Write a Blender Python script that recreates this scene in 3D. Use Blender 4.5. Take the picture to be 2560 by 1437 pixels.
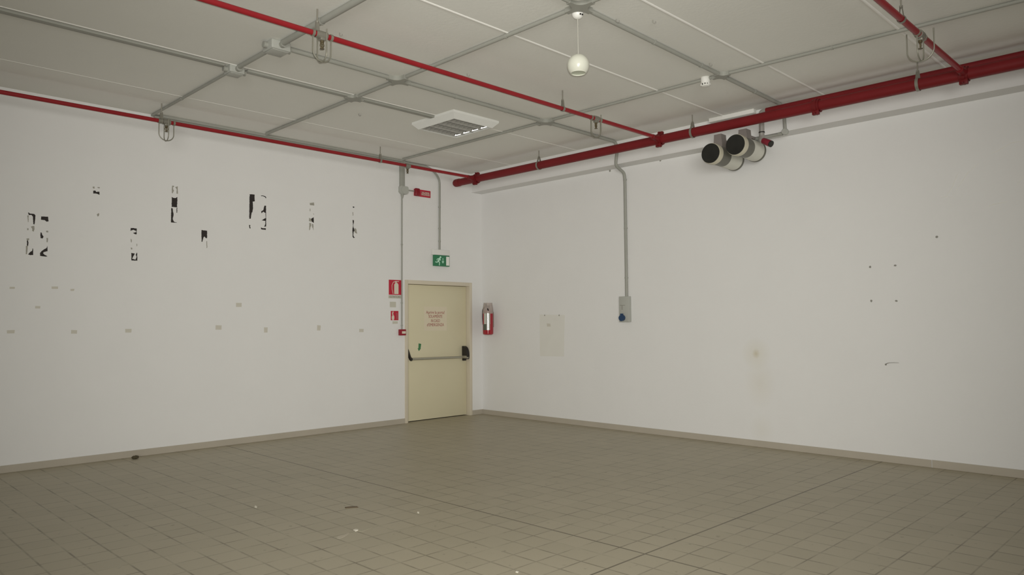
import bpy, bmesh, math, random
from mathutils import Vector, Matrix
random.seed(4)
PI = math.pi
scene = bpy.context.scene
for o in list(bpy.data.objects):
    bpy.data.objects.remove(o)
col = scene.collection

# ------------------------------------------------------------------ camera
W, HH = 2560.0, 1437.0
FPX = 1844.605
YAW, PIT, ROL = 0.7853214, 0.0491567, -0.0070427
CAM = Vector((-8.11507, -8.80641, 1.44300))
H = 3.8637            # ceiling height
BEAM_Z, BEAM_D = 3.5578, 0.2283
Fv = Vector((math.cos(PIT) * math.cos(YAW), math.cos(PIT) * math.sin(YAW), math.sin(PIT)))
_r = Fv.cross(Vector((0, 0, 1))).normalized()
_u = _r.cross(Fv)
Rv = _r * math.cos(ROL) + _u * math.sin(ROL)
Uv = -_r * math.sin(ROL) + _u * math.cos(ROL)
cd = bpy.data.cameras.new('camera')
cam = bpy.data.objects.new('camera', cd)
col.objects.link(cam)
cd.sensor_fit = 'HORIZONTAL'
cd.sensor_width = 36.0
cd.lens = FPX * 36.0 / W
cd.clip_start = 0.05
cam.matrix_world = Matrix(((Rv.x, Uv.x, -Fv.x, CAM.x), (Rv.y, Uv.y, -Fv.y, CAM.y), (Rv.z, Uv.z, -Fv.z, CAM.z), (0, 0, 0, 1)))
scene.camera = cam

# ------------------------------------------------------------------ light and exposure
scene.view_settings.view_transform = 'Standard'
scene.view_settings.look = 'None'
scene.view_settings.exposure = 0.0
scene.view_settings.gamma = 1.0
scene.view_settings.use_curve_mapping = False
world = bpy.data.worlds.new('world')
scene.world = world
world.use_nodes = True
world.node_tree.nodes['Background'].inputs[0].default_value = (1.0, 0.995, 0.975, 1)
world.node_tree.nodes['Background'].inputs[1].default_value = 0.012
def area_light(name, loc, target, sx, sy, power, spread):
    l = bpy.data.lights.new(name, 'AREA')
    l.shape = 'RECTANGLE'
    l.size, l.size_y, l.energy, l.color = sx, sy, power, (1.0, 0.99, 0.92)
    l.spread = math.radians(spread)
    o = bpy.data.objects.new(name, l)
    col.objects.link(o)
    o.location = loc
    o.rotation_euler = (Vector(target) - Vector(loc)).to_track_quat('-Z', 'Y').to_euler()
    return o


# two fill lights added behind the camera, beamed to fade toward the frame edges
area_light('rear_fill', (-11.5, -12.4, 2.0), (-0.5, -0.5, 1.9), 4.0, 2.4, 73, 74)
area_light('ceiling_fill', (-10.0, -10.8, 3.0), (-3.5, -3.8, 3.9), 4.0, 2.4, 33, 100)
# the flash of the camera: just above the lens
fl = bpy.data.lights.new('flash', 'SPOT')
fl.energy, fl.color = 850, (1.0, 0.985, 0.92)
fl.spot_size, fl.spot_blend, fl.shadow_soft_size = math.radians(93), 0.95, 0.012
fo = bpy.data.objects.new('flash', fl)
col.objects.link(fo)
fo.matrix_world = cam.matrix_world.copy()
fo.location = CAM + Uv * 0.055 + Rv * 0.015 + Fv * 0.03


# ------------------------------------------------------------------ pixel helpers: a photo point on a known plane of the room
def ray(u, v):
    return Fv + Rv * ((u - W / 2) / FPX) - Uv * ((v - HH / 2) / FPX)


def on_plane(u, v, ax, val):
    d = ray(u, v)
    return CAM + d * ((val - CAM[ax]) / d[ax])


def on_left(u, v, y=0.0): return on_plane(u, v, 1, y)
def on_right(u, v, x=0.0): return on_plane(u, v, 0, x)
def on_ceil(u, v, z=H): return on_plane(u, v, 2, z)
def on_floor(u, v): return on_plane(u, v, 2, 0.0)


# ------------------------------------------------------------------ materials
def lin(c):
    c = c / 255.0
    return c / 12.92 if c <= 0.04045 else ((c + 0.055) / 1.055) ** 2.4


def nd(nt, t, **kw):
    n = nt.nodes.new(t)
    for k, v in kw.items():
        setattr(n, k, v)
    return n


def mat(name, rgb, rough=0.6, metal=0.0, var=0.04, scale=9.0, bump=0.0, bscale=60.0, spec=0.4, alpha=1.0):
    m = bpy.data.materials.new(name)
    m.use_nodes = True
    nt = m.node_tree
    b = nt.nodes['Principled BSDF']
    b.inputs['Roughness'].default_value = rough
    b.inputs['Metallic'].default_value = metal
    b.inputs['Specular IOR Level'].default_value = spec
    b.inputs['Alpha'].default_value = alpha
    tc = nd(nt, 'ShaderNodeTexCoord')
    no = nd(nt, 'ShaderNodeTexNoise')
    no.inputs['Scale'].default_value = scale
    no.inputs['Detail'].default_value = 4
    nt.links.new(tc.outputs['Object'], no.inputs['Vector'])
    mx = nd(nt, 'ShaderNodeMix', data_type='RGBA')
    mx.inputs['A'].default_value = (*[c * (1 - var) for c in rgb], 1)
    mx.inputs['B'].default_value = (*[min(1, c * (1 + var)) for c in rgb], 1)
    nt.links.new(no.outputs['Fac'], mx.inputs['Factor'])
    nt.links.new(mx.outputs['Result'], b.inputs['Base Color'])
    if bump:
        n2 = nd(nt, 'ShaderNodeTexNoise')
        n2.inputs['Scale'].default_value = bscale
        n2.inputs['Detail'].default_value = 3
        nt.links.new(tc.outputs['Object'], n2.inputs['Vector'])
        bp = nd(nt, 'ShaderNodeBump')
        bp.inputs['Strength'].default_value = bump
        bp.inputs['Distance'].default_value = 0.004
        nt.links.new(n2.outputs['Fac'], bp.inputs['Height'])
        nt.links.new(bp.outputs['Normal'], b.inputs['Normal'])
    return m


WALL = (0.80, 0.792, 0.785)


def wall_material(name, stains):
    """white emulsion with faint mottling; stains = (point, radius xyz, strength, colour)"""
    m = mat(name, WALL, rough=0.85, var=0.022, scale=2.2, bump=0.25, bscale=45, spec=0.2)
    nt = m.node_tree
    b = nt.nodes['Principled BSDF']
    src = b.inputs['Base Color'].links[0].from_socket
    tc = [n for n in nt.nodes if n.type == 'TEX_COORD'][0]
    for pt, rad, st, colr in stains:
        mp = nd(nt, 'ShaderNodeMapping', vector_type='TEXTURE')
        mp.inputs['Location'].default_value = pt
        mp.inputs['Scale'].default_value = rad
        nt.links.new(tc.outputs['Object'], mp.inputs['Vector'])
        g = nd(nt, 'ShaderNodeTexGradient', gradient_type='SPHERICAL')
        nt.links.new(mp.outputs['Vector'], g.inputs['Vector'])
        mul = nd(nt, 'ShaderNodeMath', operation='MULTIPLY')
        mul.inputs[1].default_value = st
        nt.links.new(g.outputs['Fac'], mul.inputs[0])
        mx = nd(nt, 'ShaderNodeMix', data_type='RGBA')
        nt.links.new(mul.outputs[0], mx.inputs['Factor'])
        nt.links.new(src, mx.inputs['A'])
        mx.inputs['B'].default_value = (*colr, 1)
        src = mx.outputs['Result']
    nt.links.new(src, b.inputs['Base Color'])
    return m


def floor_material():
    m = bpy.data.materials.new('floor_tiles')
    m.use_nodes = True
    nt = m.node_tree
    L = nt.links.new
    b = nt.nodes['Principled BSDF']
    tc = nd(nt, 'ShaderNodeTexCoord')
    sep = nd(nt, 'ShaderNodeSeparateXYZ')
    L(tc.outputs['Object'], sep.inputs[0])

    def M(op, a, bb=None, c=None):
        n = nd(nt, 'ShaderNodeMath', operation=op)
        for i, x in enumerate((a, bb, c)):
            if x is None:
                continue
            if isinstance(x, (int, float)):
                n.inputs[i].default_value = x
            else:
                L(x, n.inputs[i])
        return n.outputs[0]

    def line(coord, origin, pitch, half, soft):
        q = M('DIVIDE', M('SUBTRACT', coord, origin), pitch)
        fr = M('SUBTRACT', q, M('FLOOR', M('ADD', q, 0.5)))
        d = M('MULTIPLY', M('ABSOLUTE', fr), pitch)
        mr = nd(nt, 'ShaderNodeMapRange')
        L(d, mr.inputs['Value'])
        mr.inputs['From Min'].default_value = half
        mr.inputs['From Max'].default_value = half + soft
        mr.inputs['To Min'].default_value = 1
        mr.inputs['To Max'].default_value = 0
        return mr.outputs[0]
    X, Y = sep.outputs[0], sep.outputs[1]
    PX, PY, X0, Y0 = 0.1938, 0.1945, -4.216, -6.068
    gx = line(X, X0, PX, 0.0022, 0.0065)
    gy = line(Y, Y0, PY, 0.0018, 0.0055)
    # grout shows more in some places than in others: dirt lies unevenly in it
    n1 = nd(nt, 'ShaderNodeTexNoise')
    n1.inputs['Scale'].default_value = 4.2
    n1.inputs['Detail'].default_value = 5
    L(tc.outputs['Object'], n1.inputs['Vector'])
    r1 = nd(nt, 'ShaderNodeMapRange')
    L(n1.outputs['Fac'], r1.inputs['Value'])
    r1.inputs['From Min'].default_value, r1.inputs['From Max'].default_value = 0.34, 0.66
    r1.inputs['To Min'].default_value, r1.inputs['To Max'].default_value = 0.05, 0.8
    grout = M('MULTIPLY', M('MAXIMUM', gx, gy), r1.outputs[0])
    jx = line(X, X0, 30.0, 0.0045, 0.004)
    jy = line(Y, Y0, 30.0, 0.0045, 0.004)
    joint = M('MAXIMUM', jx, jy)
    n2 = nd(nt, 'ShaderNodeTexNoise')
    n2.inputs['Scale'].default_value = 1.1
    n2.inputs['Detail'].default_value = 6
    L(tc.outputs['Object'], n2.inputs['Vector'])
    # one tone per tile
    cx = M('FLOOR', M('DIVIDE', M('SUBTRACT', X, X0), PX))
    cy = M('FLOOR', M('DIVIDE', M('SUBTRACT', Y, Y0), PY))
    cmb = nd(nt, 'ShaderNodeCombineXYZ')
    L(cx, cmb.inputs[0])
    L(cy, cmb.inputs[1])
    wn = nd(nt, 'ShaderNodeTexWhiteNoise', noise_dimensions='2D')
    L(cmb.outputs[0], wn.inputs['Vector'])
    tone = M('ADD', M('MULTIPLY', wn.outputs['Value'], 0.35), M('MULTIPLY', n2.outputs['Fac'], 0.65))
    mx = nd(nt, 'ShaderNodeMix', data_type='RGBA')
    mx.inputs['A'].default_value = (0.375, 0.336, 0.246, 1)
    mx.inputs['B'].default_value = (0.452, 0.404, 0.302, 1)
    L(tone, mx.inputs['Factor'])
    m2 = nd(nt, 'ShaderNodeMix', data_type='RGBA')
    L(grout, m2.inputs['Factor'])
    L(mx.outputs['Result'], m2.inputs['A'])
    m2.inputs['B'].default_value = (0.145, 0.125, 0.084, 1)
    m3 = nd(nt, 'ShaderNodeMix', data_type='RGBA')
    L(M('MULTIPLY', joint, 0.75), m3.inputs['Factor'])
    L(m2.outputs['Result'], m3.inputs['A'])
    m3.inputs['B'].default_value = (0.11, 0.093, 0.062, 1)
    # dark specks of dirt
    n3 = nd(nt, 'ShaderNodeTexNoise')
    n3.inputs['Scale'].default_value = 17
    n3.inputs['Detail'].default_value = 2
    L(tc.outputs['Object'], n3.inputs['Vector'])
    r3 = nd(nt, 'ShaderNodeMapRange')
    L(n3.outputs['Fac'], r3.inputs['Value'])
    r3.inputs['From Min'].default_value, r3.inputs['From Max'].default_value = 0.68, 0.76
    r3.inputs['To Max'].default_value = 0.45
    m4 = nd(nt, 'ShaderNodeMix', data_type='RGBA')
    L(r3.outputs[0], m4.inputs['Factor'])
    L(m3.outputs['Result'], m4.inputs['A'])
    m4.inputs['B'].default_value = (0.19, 0.165, 0.115, 1)
    L(m4.outputs['Result'], b.inputs['Base Color'])
    b.inputs['Roughness'].default_value = 0.46
    b.inputs['Specular IOR Level'].default_value = 0.35
    bp = nd(nt, 'ShaderNodeBump')
    bp.inputs['Strength'].default_value = 0.35
    bp.inputs['Distance'].default_value = 0.003
    L(M('SUBTRACT', 1.0, M('MAXIMUM', grout, joint)), bp.inputs['Height'])
    L(bp.outputs['Normal'], b.inputs['Normal'])
    return m


st = on_right(1890, 884)
st2 = on_right(1900, 960)
st3 = on_right(1905, 1075)
MW_R = wall_material('wall_paint_right', [
    (st, (1, 0.05, 0.06), 0.55, (0.50, 0.42, 0.26)), (st, (1, 0.19, 0.20), 0.30, (0.66, 0.60, 0.42)),
    (st2, (1, 0.20, 0.30), 0.25, (0.68, 0.62, 0.48)), (st3, (1, 0.16, 0.2), 0.2, (0.66, 0.62, 0.50))])
MW_L = wall_material('wall_paint_left', [])
M_CEIL = mat('ceiling_paint', (0.835, 0.83, 0.79), rough=0.9, var=0.03, scale=1.6, bump=0.3, bscale=30, spec=0.15)
M_SEAM = mat('seam_filler', (0.86, 0.845, 0.81), rough=0.9, var=0.02)
M_FLOOR = floor_material()
M_SKIRT = mat('skirting_ceramic', (0.46, 0.415, 0.345), rough=0.5, var=0.08, scale=3)
M_RED = mat('red_pipe_paint', (0.29, 0.013, 0.019), rough=0.42, var=0.16, scale=5, spec=0.4)
M_MAIN = mat('red_main_paint', (0.185, 0.011, 0.014), rough=0.5, var=0.18, scale=4, spec=0.3)
M_RED_D = mat('red_coupling_paint', (0.155, 0.010, 0.012), rough=0.5, var=0.12, spec=0.3)
M_COND = mat('grey_plastic_conduit', (0.35, 0.35, 0.315), rough=0.55, var=0.06)
M_COND_L = mat('pale_grey_trunking', (0.56, 0.55, 0.49), rough=0.6, var=0.05)
M_BOX = mat('grey_plastic_box', (0.45, 0.455, 0.42), rough=0.5, var=0.04)
M_STEEL = mat('galvanised_steel', (0.29, 0.275, 0.235), rough=0.45, metal=0.45, var=0.12, scale=30)
M_WIRE = mat('zinc_wire', (0.27, 0.26, 0.215), rough=0.45, metal=0.35, var=0.1)
M_BRASS = mat('dull_brass', (0.13, 0.105, 0.06), rough=0.45, metal=0.5, var=0.2)
M_WHITE = mat('white_plastic', (0.86, 0.85, 0.81), rough=0.35, var=0.015)
M_WHITE_M = mat('white_enamel', (0.78, 0.78, 0.75), rough=0.5, var=0.02)
M_OPAL = mat('opal_glass', (0.69, 0.69, 0.60), rough=0.22, var=0.015, spec=0.6)
M_OPAL_IN = mat('lamp_inside', (0.56, 0.59, 0.49), rough=0.6, var=0.02)
M_BLACK = mat('black_plastic', (0.022, 0.020, 0.017), rough=0.45, var=0.2)
M_LENS = mat('black_glass', (0.02, 0.02, 0.018), rough=0.28, var=0.4, scale=14)
M_LOUVRE = mat('louvre_metal', (0.47, 0.46, 0.43), rough=0.5, metal=0.25, var=0.08)
M_MIRROR = mat('polished_reflector', (0.95, 0.95, 0.93), rough=0.24, metal=1.0, var=0.01)
M_DOOR = mat('cream_door_enamel', (0.69, 0.635, 0.455), rough=0.5, var=0.03, scale=2)
M_JAMB = mat('cream_frame_enamel', (0.665, 0.60, 0.485), rough=0.5, var=0.03, scale=2)
M_BAR = mat('panic_bar_metal', (0.40, 0.38, 0.31), rough=0.4, metal=0.4, var=0.08)
M_SIGNRED = mat('sign_red', (0.52, 0.018, 0.045), rough=0.45, var=0.03)
M_SIGNRED_P = mat('sign_pale_red', (0.42, 0.09, 0.10), rough=0.5, var=0.05)
M_PICT = mat('pictogram_cream', (0.72, 0.66, 0.55), rough=0.5, var=0.03)
M_GREEN = mat('sign_green', (0.035, 0.20, 0.095), rough=0.4, var=0.03)
M_MINT = mat('pictogram_mint', (0.52, 0.80, 0.64), rough=0.45, var=0.03)
M_DARKGREEN = mat('sticker_green', (0.055, 0.20, 0.08), rough=0.5, var=0.06)
M_REDTXT = mat('red_print', (0.36, 0.10, 0.09), rough=0.6, var=0.1)
M_GREYTXT = mat('grey_print', (0.24, 0.22, 0.20), rough=0.6, var=0.1)
M_PAPER = mat('thin_paper', (0.72, 0.645, 0.495), rough=0.7, var=0.03)
M_FADED = mat('faded_sticker', (0.58, 0.56, 0.48), rough=0.7, var=0.04)
M_EXT = mat('extinguisher_red', (0.36, 0.018, 0.03), rough=0.22, var=0.06, spec=0.6)
M_LABEL = mat('silver_label', (0.62, 0.63, 0.58), rough=0.2, metal=0.25, var=0.06, scale=50, spec=0.7)
M_LABEL_D = mat('dark_label', (0.10, 0.12, 0.09), rough=0.4, var=0.1)
M_FILM = mat('clear_film', (0.62, 0.54, 0.50), rough=0.3, var=0.05, alpha=0.38)
M_BLUE = mat('blue_socket', (0.02, 0.055, 0.13), rough=0.35, var=0.1)
M_TAPE = mat('black_tape_residue', (0.030, 0.024, 0.022), rough=0.75, var=0.5, scale=40)
M_TAPE_G = mat('grey_tape_residue', (0.36, 0.345, 0.30), rough=0.8, var=0.2, scale=40)
M_BEIGE = mat('aged_masking_tape', (0.615, 0.585, 0.515), rough=0.8, var=0.06, scale=30)
M_GHOST = mat('ghost_patch_paint', (0.755, 0.742, 0.70), rough=0.85, var=0.03, scale=6)
M_SCRAP = mat('white_scrap', (0.80, 0.76, 0.66), rough=0.8, var=0.05)
M_SMEAR = mat('plaster_smear', (0.52, 0.47, 0.38), rough=0.8, var=0.12, scale=25)
M_DIRT = mat('dark_debris', (0.085, 0.07, 0.04), rough=0.9, var=0.3, scale=60)
M_SPOTBODY = mat('spot_cream', (0.62, 0.58, 0.46), rough=0.4, var=0.04)
M_BARREL = mat('spot_barrel_white', (0.66, 0.65, 0.58), rough=0.4, var=0.08, scale=8)
M_SPOTDARK = mat('spot_dark_grey', (0.15, 0.145, 0.12), rough=0.4, var=0.15, scale=12)
M_BRACKET = mat('bracket_grey', (0.25, 0.22, 0.205), rough=0.5, var=0.12)
M_CHROME = mat('plated_steel', (0.46, 0.45, 0.42), rough=0.3, metal=0.45, var=0.05)
M_MAROON = mat('maroon_cap', (0.23, 0.018, 0.035), rough=0.4, var=0.1)
M_MARK = mat('plug_hole_grey', (0.30, 0.29, 0.26), rough=0.8, var=0.1)
M_SIREN = mat('siren_dark_red', (0.24, 0.012, 0.022), rough=0.28, var=0.1)


# ------------------------------------------------------------------ mesh helpers
def bmnew(): return bmesh.new()


def add_box(bm, lo, hi, bevel=0.0, seg=2):
    lo, hi = Vector(lo), Vector(hi)
    c, s = (lo + hi) / 2, hi - lo
    m = Matrix.Translation(c) @ Matrix.Diagonal((abs(s.x), abs(s.y), abs(s.z), 1))
    g = bmesh.ops.create_cube(bm, size=1.0, matrix=m)
    if bevel:
        ed = list({e for v in g['verts'] for e in v.link_edges})
        bmesh.ops.bevel(bm, geom=ed, offset=bevel, segments=seg, affect='EDGES', profile=0.5)
    return bm


def frame_of(d):
    d = d.normalized()
    a = Vector((0, 0, 1)) if abs(d.z) < 0.9 else Vector((1, 0, 0))
    x = d.cross(a).normalized()
    return x, d.cross(x).normalized()


def add_tube(bm, pts, r, seg=12, cap=True):
    """round tube along a polyline, rings carried along it without twist"""
    pts = [Vector(p) for p in pts]
    rr = r if isinstance(r, (list, tuple)) else [r] * len(pts)
    rings = []
    d0 = (pts[1] - pts[0]).normalized()
    x, y = frame_of(d0)
    prev = d0
    for i, p in enumerate(pts):
        if i == 0:
            t = d0
        elif i == len(pts) - 1:
            t = (pts[i] - pts[i - 1]).normalized()
        else:
            t = ((pts[i + 1] - p).normalized() + (p - pts[i - 1]).normalized()).normalized()
        q = prev.rotation_difference(t)
        x = q @ x
        y = q @ y
        prev = t
        rings.append([bm.verts.new(p + (x * math.cos(2 * PI * k / seg) + y * math.sin(2 * PI * k / seg)) * rr[i]) for k in range(seg)])
    for a, b in zip(rings, rings[1:]):
        for k in range(seg):
            bm.faces.new((a[k], a[(k + 1) % seg], b[(k + 1) % seg], b[k]))
    if cap:
        bm.faces.new(list(reversed(rings[0])))
        bm.faces.new(rings[-1])
    return bm


def bend(pts, rad, n=6):
    """round the corners of a polyline"""
    pts = [Vector(p) for p in pts]
    out = [pts[0]]
    for a, b, c in zip(pts, pts[1:], pts[2:]):
        d1, d2 = (a - b).normalized(), (c - b).normalized()
        r = min(rad, (a - b).length * 0.45, (c - b).length * 0.45)
        p, q = b + d1 * r, b + d2 * r
        for i in range(n + 1):
            t = i / n
            out.append(p * (1 - t) ** 2 + b * 2 * t * (1 - t) + q * t ** 2)
    out.append(pts[-1])
    return out


def add_lathe(bm, prof, origin, axis=(0, 0, 1), seg=32, close=True):
    """profile of (radius, height) turned about an axis"""
    axis = Vector(axis).normalized()
    x, y = frame_of(axis)
    o = Vector(origin)
    rings = []
    for r, h in prof:
        if r < 1e-6:
            rings.append([bm.verts.new(o + axis * h)])
        else:
            rings.append([bm.verts.new(o + axis * h + (x * math.cos(2 * PI * k / seg) + y * math.sin(2 * PI * k / seg)) * r) for k in range(seg)])
    for a, b in zip(rings, rings[1:]):
        for k in range(seg):
            k2 = (k + 1) % seg
            if len(a) == 1 and len(b) == 1:
                continue
            if len(a) == 1:
                bm.faces.new((a[0], b[k2], b[k]))
            elif len(b) == 1:
                bm.faces.new((a[k], a[k2], b[0]))
            else:
                bm.faces.new((a[k], a[k2], b[k2], b[k]))
    if close:
        for ring, rev in ((rings[0], True), (rings[-1], False)):
            if len(ring) > 2:
                bm.faces.new(list(reversed(ring)) if rev else ring)
    return bm


def add_prism(bm, pts, off):
    """solid from a flat outline swept by off"""
    off = Vector(off)
    a = [bm.verts.new(Vector(p)) for p in pts]
    b = [bm.verts.new(Vector(p) + off) for p in pts]
    n = len(a)
    f = [bm.faces.new(a), bm.faces.new(list(reversed(b)))]
    for q in f:
        q.normal_update()
    for i in range(n):
        bm.faces.new((a[i], b[i], b[(i + 1) % n], a[(i + 1) % n]))
    bmesh.ops.triangulate(bm, faces=f)
    return bm


def add_ring(bm, c, axis, r_in, r_out, width, seg=28):
    return add_lathe(bm, [(r_in, -width / 2), (r_out, -width / 2), (r_out, width / 2), (r_in, width / 2), (r_in, -width / 2)], c, axis, seg, close=False)


def obj(name, bm, m, parent=None, origin=None, smooth=True):
    bmesh.ops.recalc_face_normals(bm, faces=bm.faces[:])
    o_ = Vector(parent.location) if parent is not None and parent.parent is None else None
    if parent is not None and parent.parent is not None:
        o_ = Vector(parent.parent.location) + Vector(parent.location)
    if parent is None:
        o_ = Vector(origin) if origin is not None else Vector((0, 0, 0))
    bmesh.ops.translate(bm, verts=bm.verts[:], vec=-o_)
    me = bpy.data.meshes.new(name)
    bm.to_mesh(me)
    bm.free()
    if smooth:
        me.shade_smooth()
        me.set_sharp_from_angle(angle=math.radians(38))
    me.materials.append(m)
    o = bpy.data.objects.new(name, me)
    col.objects.link(o)
    if parent is not None:
        o.parent = parent
    else:
        o.location = o_
    return o


def tag(o, label, cat, group=None):
    o['label'], o['category'] = label, cat
    if group:
        o['group'] = group
    return o


def thing(name, label, cat, loc, group=None):
    o = bpy.data.objects.new(name, None)
    o.empty_display_size = 0.1
    col.objects.link(o)
    o.location = loc
    return tag(o, label, cat, group)


def dup(root, loc, label, group=None):
    r = root.copy()
    col.objects.link(r)
    r.location = loc
    r['label'] = label
    if group:
        r['group'] = group
    for ch in list(root.children):
        c = ch.copy()
        col.objects.link(c)
        c.parent = r
        for g in ch.children:
            d = g.copy()
            col.objects.link(d)
            d.parent = c
    return r


def struct(name, bm, m, parent=None):
    o = obj(name, bm, m, parent, smooth=False)
    if parent is None:
        o['kind'] = 'structure'
    return o


def text_bm(body, size, mtx, depth=0.0006, align='CENTER'):
    cu = bpy.data.curves.new('txt', 'FONT')
    cu.body, cu.size, cu.align_x, cu.align_y, cu.extrude = body, size, align, 'CENTER', depth
    t = bpy.data.objects.new('txt', cu)
    col.objects.link(t)
    dg = bpy.context.evaluated_depsgraph_get()
    me = bpy.data.meshes.new_from_object(t.evaluated_get(dg))
    bm = bmesh.new()
    bm.from_mesh(me)
    bm.transform(mtx)
    bpy.data.objects.remove(t)
    bpy.data.curves.remove(cu)
    bpy.data.meshes.remove(me)
    return bm


def mtx_left(x, y, z, sx=1.0):     # lettering that faces the room from the left wall
    return Matrix(((sx, 0, 0, x), (0, 0, -1, y), (0, 1, 0, z), (0, 0, 0, 1)))


STROKES = 0


def add_stroke(bm, pts, w, y, t):
    """flat brush stroke in an x-z plane facing -y"""
    global STROKES
    STROKES += 1
    y = y - 0.00012 * (STROKES % 9)
    P = [Vector((p[0], y, p[1])) for p in pts]
    for a, b in zip(P, P[1:]):
        t += 0.00013
        d = (b - a).normalized()
        n = Vector((-d.z, 0, d.x)) * w / 2
        add_prism(bm, [a + n, b + n, b - n, a - n], (0, -t, 0))
    for p in P:
        t += 0.00013
        add_prism(bm, [p + Vector((math.cos(k * PI / 5), 0, math.sin(k * PI / 5))) * w / 2 for k in range(10)], (0, -t, 0))


# ------------------------------------------------------------------ the room
FAR = -15.0
DX0, DX1, DZ = -1.545, -0.228, 2.103       # outer edges of the door frame
b = bmnew()
add_box(b, (FAR, FAR, -0.2), (0.2, 0.2, 0))
struct('floor', b, M_FLOOR)
b = bmnew()
add_box(b, (FAR, FAR, H), (0.2, 0.2, H + 0.2))
ceiling = struct('ceiling', b, M_CEIL)
for y in (-0.92, -2.225, -3.385, -4.522, -5.672, -6.83):
    r_ = {-0.92: 0.008, -2.225: 0.012}.get(y, 0.016)  # the joint bead beside the trunking also stands in for its lit side
    b = bmnew()
    add_tube(b, [(FAR, y, H + r_ * 0.70), (-BEAM_D, y, H + r_ * 0.70)], r_ * 1.15, 20)
    obj('panel_joint', b, M_SEAM, ceiling)
b = bmnew()
add_box(b, (FAR, 0, 0), (DX0, 0.2, H))
add_box(b, (DX0, 0, DZ), (DX1, 0.2, H))
add_box(b, (DX1, 0, 0), (0.2, 0.2, H))
struct('wall_left', b, MW_L)
b = bmnew()
add_box(b, (0, FAR, 0), (0.2, 0, H))
wall_right = struct('wall_right', b, MW_R)
b = bmnew()
add_box(b, (-BEAM_D, FAR, BEAM_Z), (0, 0, H))
struct('trim_1', b, MW_R)['label'] = 'plastered beam running under the ceiling along the right wall'
SK = 0.074
b = bmnew()
add_box(b, (FAR, -0.010, 0), (DX0, 0, SK), 0.002)
add_box(b, (DX1, -0.010, 0), (0, 0, SK), 0.002)
struct('baseboard_left', b, M_SKIRT)
seam_y = on_right(2330, 1150).y
b = bmnew()
add_box(b, (-0.010, seam_y + 0.004, 0), (0, -0.010, SK), 0.002)
add_box(b, (-0.011, FAR, 0), (0, seam_y - 0.004, SK + 0.002), 0.002)
struct('baseboard_right', b, M_SKIRT)
# raised repair lines in the plaster, upper right
for pts in ([(2352, 494), (2366, 490), (2380, 470), (2392, 440), (2398, 428)], [(2366, 490), (2388, 496)],
            [(2390, 476), (2405, 455), (2418, 434), (2434, 418), (2452, 404)], [(2470, 516), (2482, 511), (2496, 508), (2520, 503)],
            [(2542, 462), (2550, 452), (2560, 440)], [(2476, 385), (2495, 376), (2530, 356), (2575, 351)]):
    b = bmnew()
    add_tube(b, [on_right(u, v, -0.0005) for u, v in pts], [0.002] + [0.0045] * (len(pts) - 2) + [0.0015], 8)
    obj('plaster_ridge', b, M_SEAM, wall_right)

# ------------------------------------------------------------------ door
door = bpy.data.objects.new('door_1', None)
col.objects.link(door)
door.location = ((DX0 + DX1) / 2, 0, 0)
door['kind'] = 'structure'
door['label'] = 'cream emergency exit door with a push bar in the left wall'
door['category'] = 'door'
FW, FP, LEAF = 0.052, 0.016, 0.068
b = bmnew()
for x0, x1 in ((DX0, DX0 + FW), (DX1 - FW, DX1)):
    add_box(b, (x0, -FP, 0), (x1, 0.12, DZ), 0.003)
add_box(b, (DX0 + FW, -FP, DZ - 0.058), (DX1 - FW, 0.12, DZ), 0.003)
obj('door_frame', b, M_JAMB, door)
LX0, LX1 = DX0 + FW + 0.003, DX1 - FW - 0.003
b = bmnew()
add_box(b, (LX0, LEAF, 0.012), (LX1, LEAF + 0.045, DZ - 0.062), 0.002)
obj('door_leaf', b, M_DOOR, door)
# panic bar
ba, bb_ = on_left(1030, 897.5, LEAF - 0.10), on_left(1153, 892.5, LEAF - 0.10)
b = bmnew()
add_tube(b, [ba, bb_], 0.019, 14)
bar = obj('push_bar', b, M_BAR, door)
b = bmnew()
xl = LX0 + 0.035
zb = ba.z
add_box(b, (xl - 0.026, LEAF - 0.012, zb - 0.045), (xl + 0.026, LEAF, zb + 0.165), 0.005)
obj('arm_plate', b, M_JAMB, bar)
b = bmnew()
add_prism(b, [(xl - 0.013, LEAF - 0.008, zb + 0.155), (xl - 0.013, LEAF - 0.030, zb + 0.135), (xl - 0.013, LEAF - 0.085, zb + 0.030), (xl - 0.013, LEAF - 0.118, zb + 0.012),
              (xl - 0.013, LEAF - 0.124, zb - 0.014), (xl - 0.013, LEAF - 0.104, zb - 0.028), (xl - 0.013, LEAF - 0.075, zb - 0.012), (xl - 0.013, LEAF - 0.020, zb + 0.065), (xl - 0.013, LEAF - 0.006, zb + 0.075)], (0.026, 0, 0))
obj('bar_arm', b, M_BLACK, bar)
b = bmnew()
xr, zr = LX1 - 0.062, bb_.z
prof_ = [(LEAF, zr + 0.165)]
for i in range(13):
    a_ = PI / 2 * i / 12
    prof_.append((LEAF - 0.012 - 0.105 * math.sin(a_) ** 0.9, zr + 0.005 + 0.165 * math.cos(a_) ** 0.9 if i < 12 else zr + 0.005))
prof_ += [(LEAF - 0.105, zr - 0.035), (LEAF - 0.09, zr - 0.035), (LEAF - 0.085, zr + 0.018), (LEAF, zr + 0.018)]
add_prism(b, [(xr - 0.028, y_, z_) for y_, z_ in prof_], (0.056, 0, 0))
obj('lock_case', b, M_BLACK, bar)
b = bmnew()
add_box(b, (xr - 0.03, LEAF - 0.115, zr - 0.024), (xr + 0.012, LEAF, zr + 0.018), 0.006)
obj('bar_bracket', b, M_BAR, bar)
b = bmnew()
add_box(b, (xr - 0.028, LEAF - 0.05, zr - 0.062), (xr + 0.022, LEAF, zr - 0.020), 0.008)
obj('latch_foot', b, M_BLACK, bar)
b = bmnew()
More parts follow.
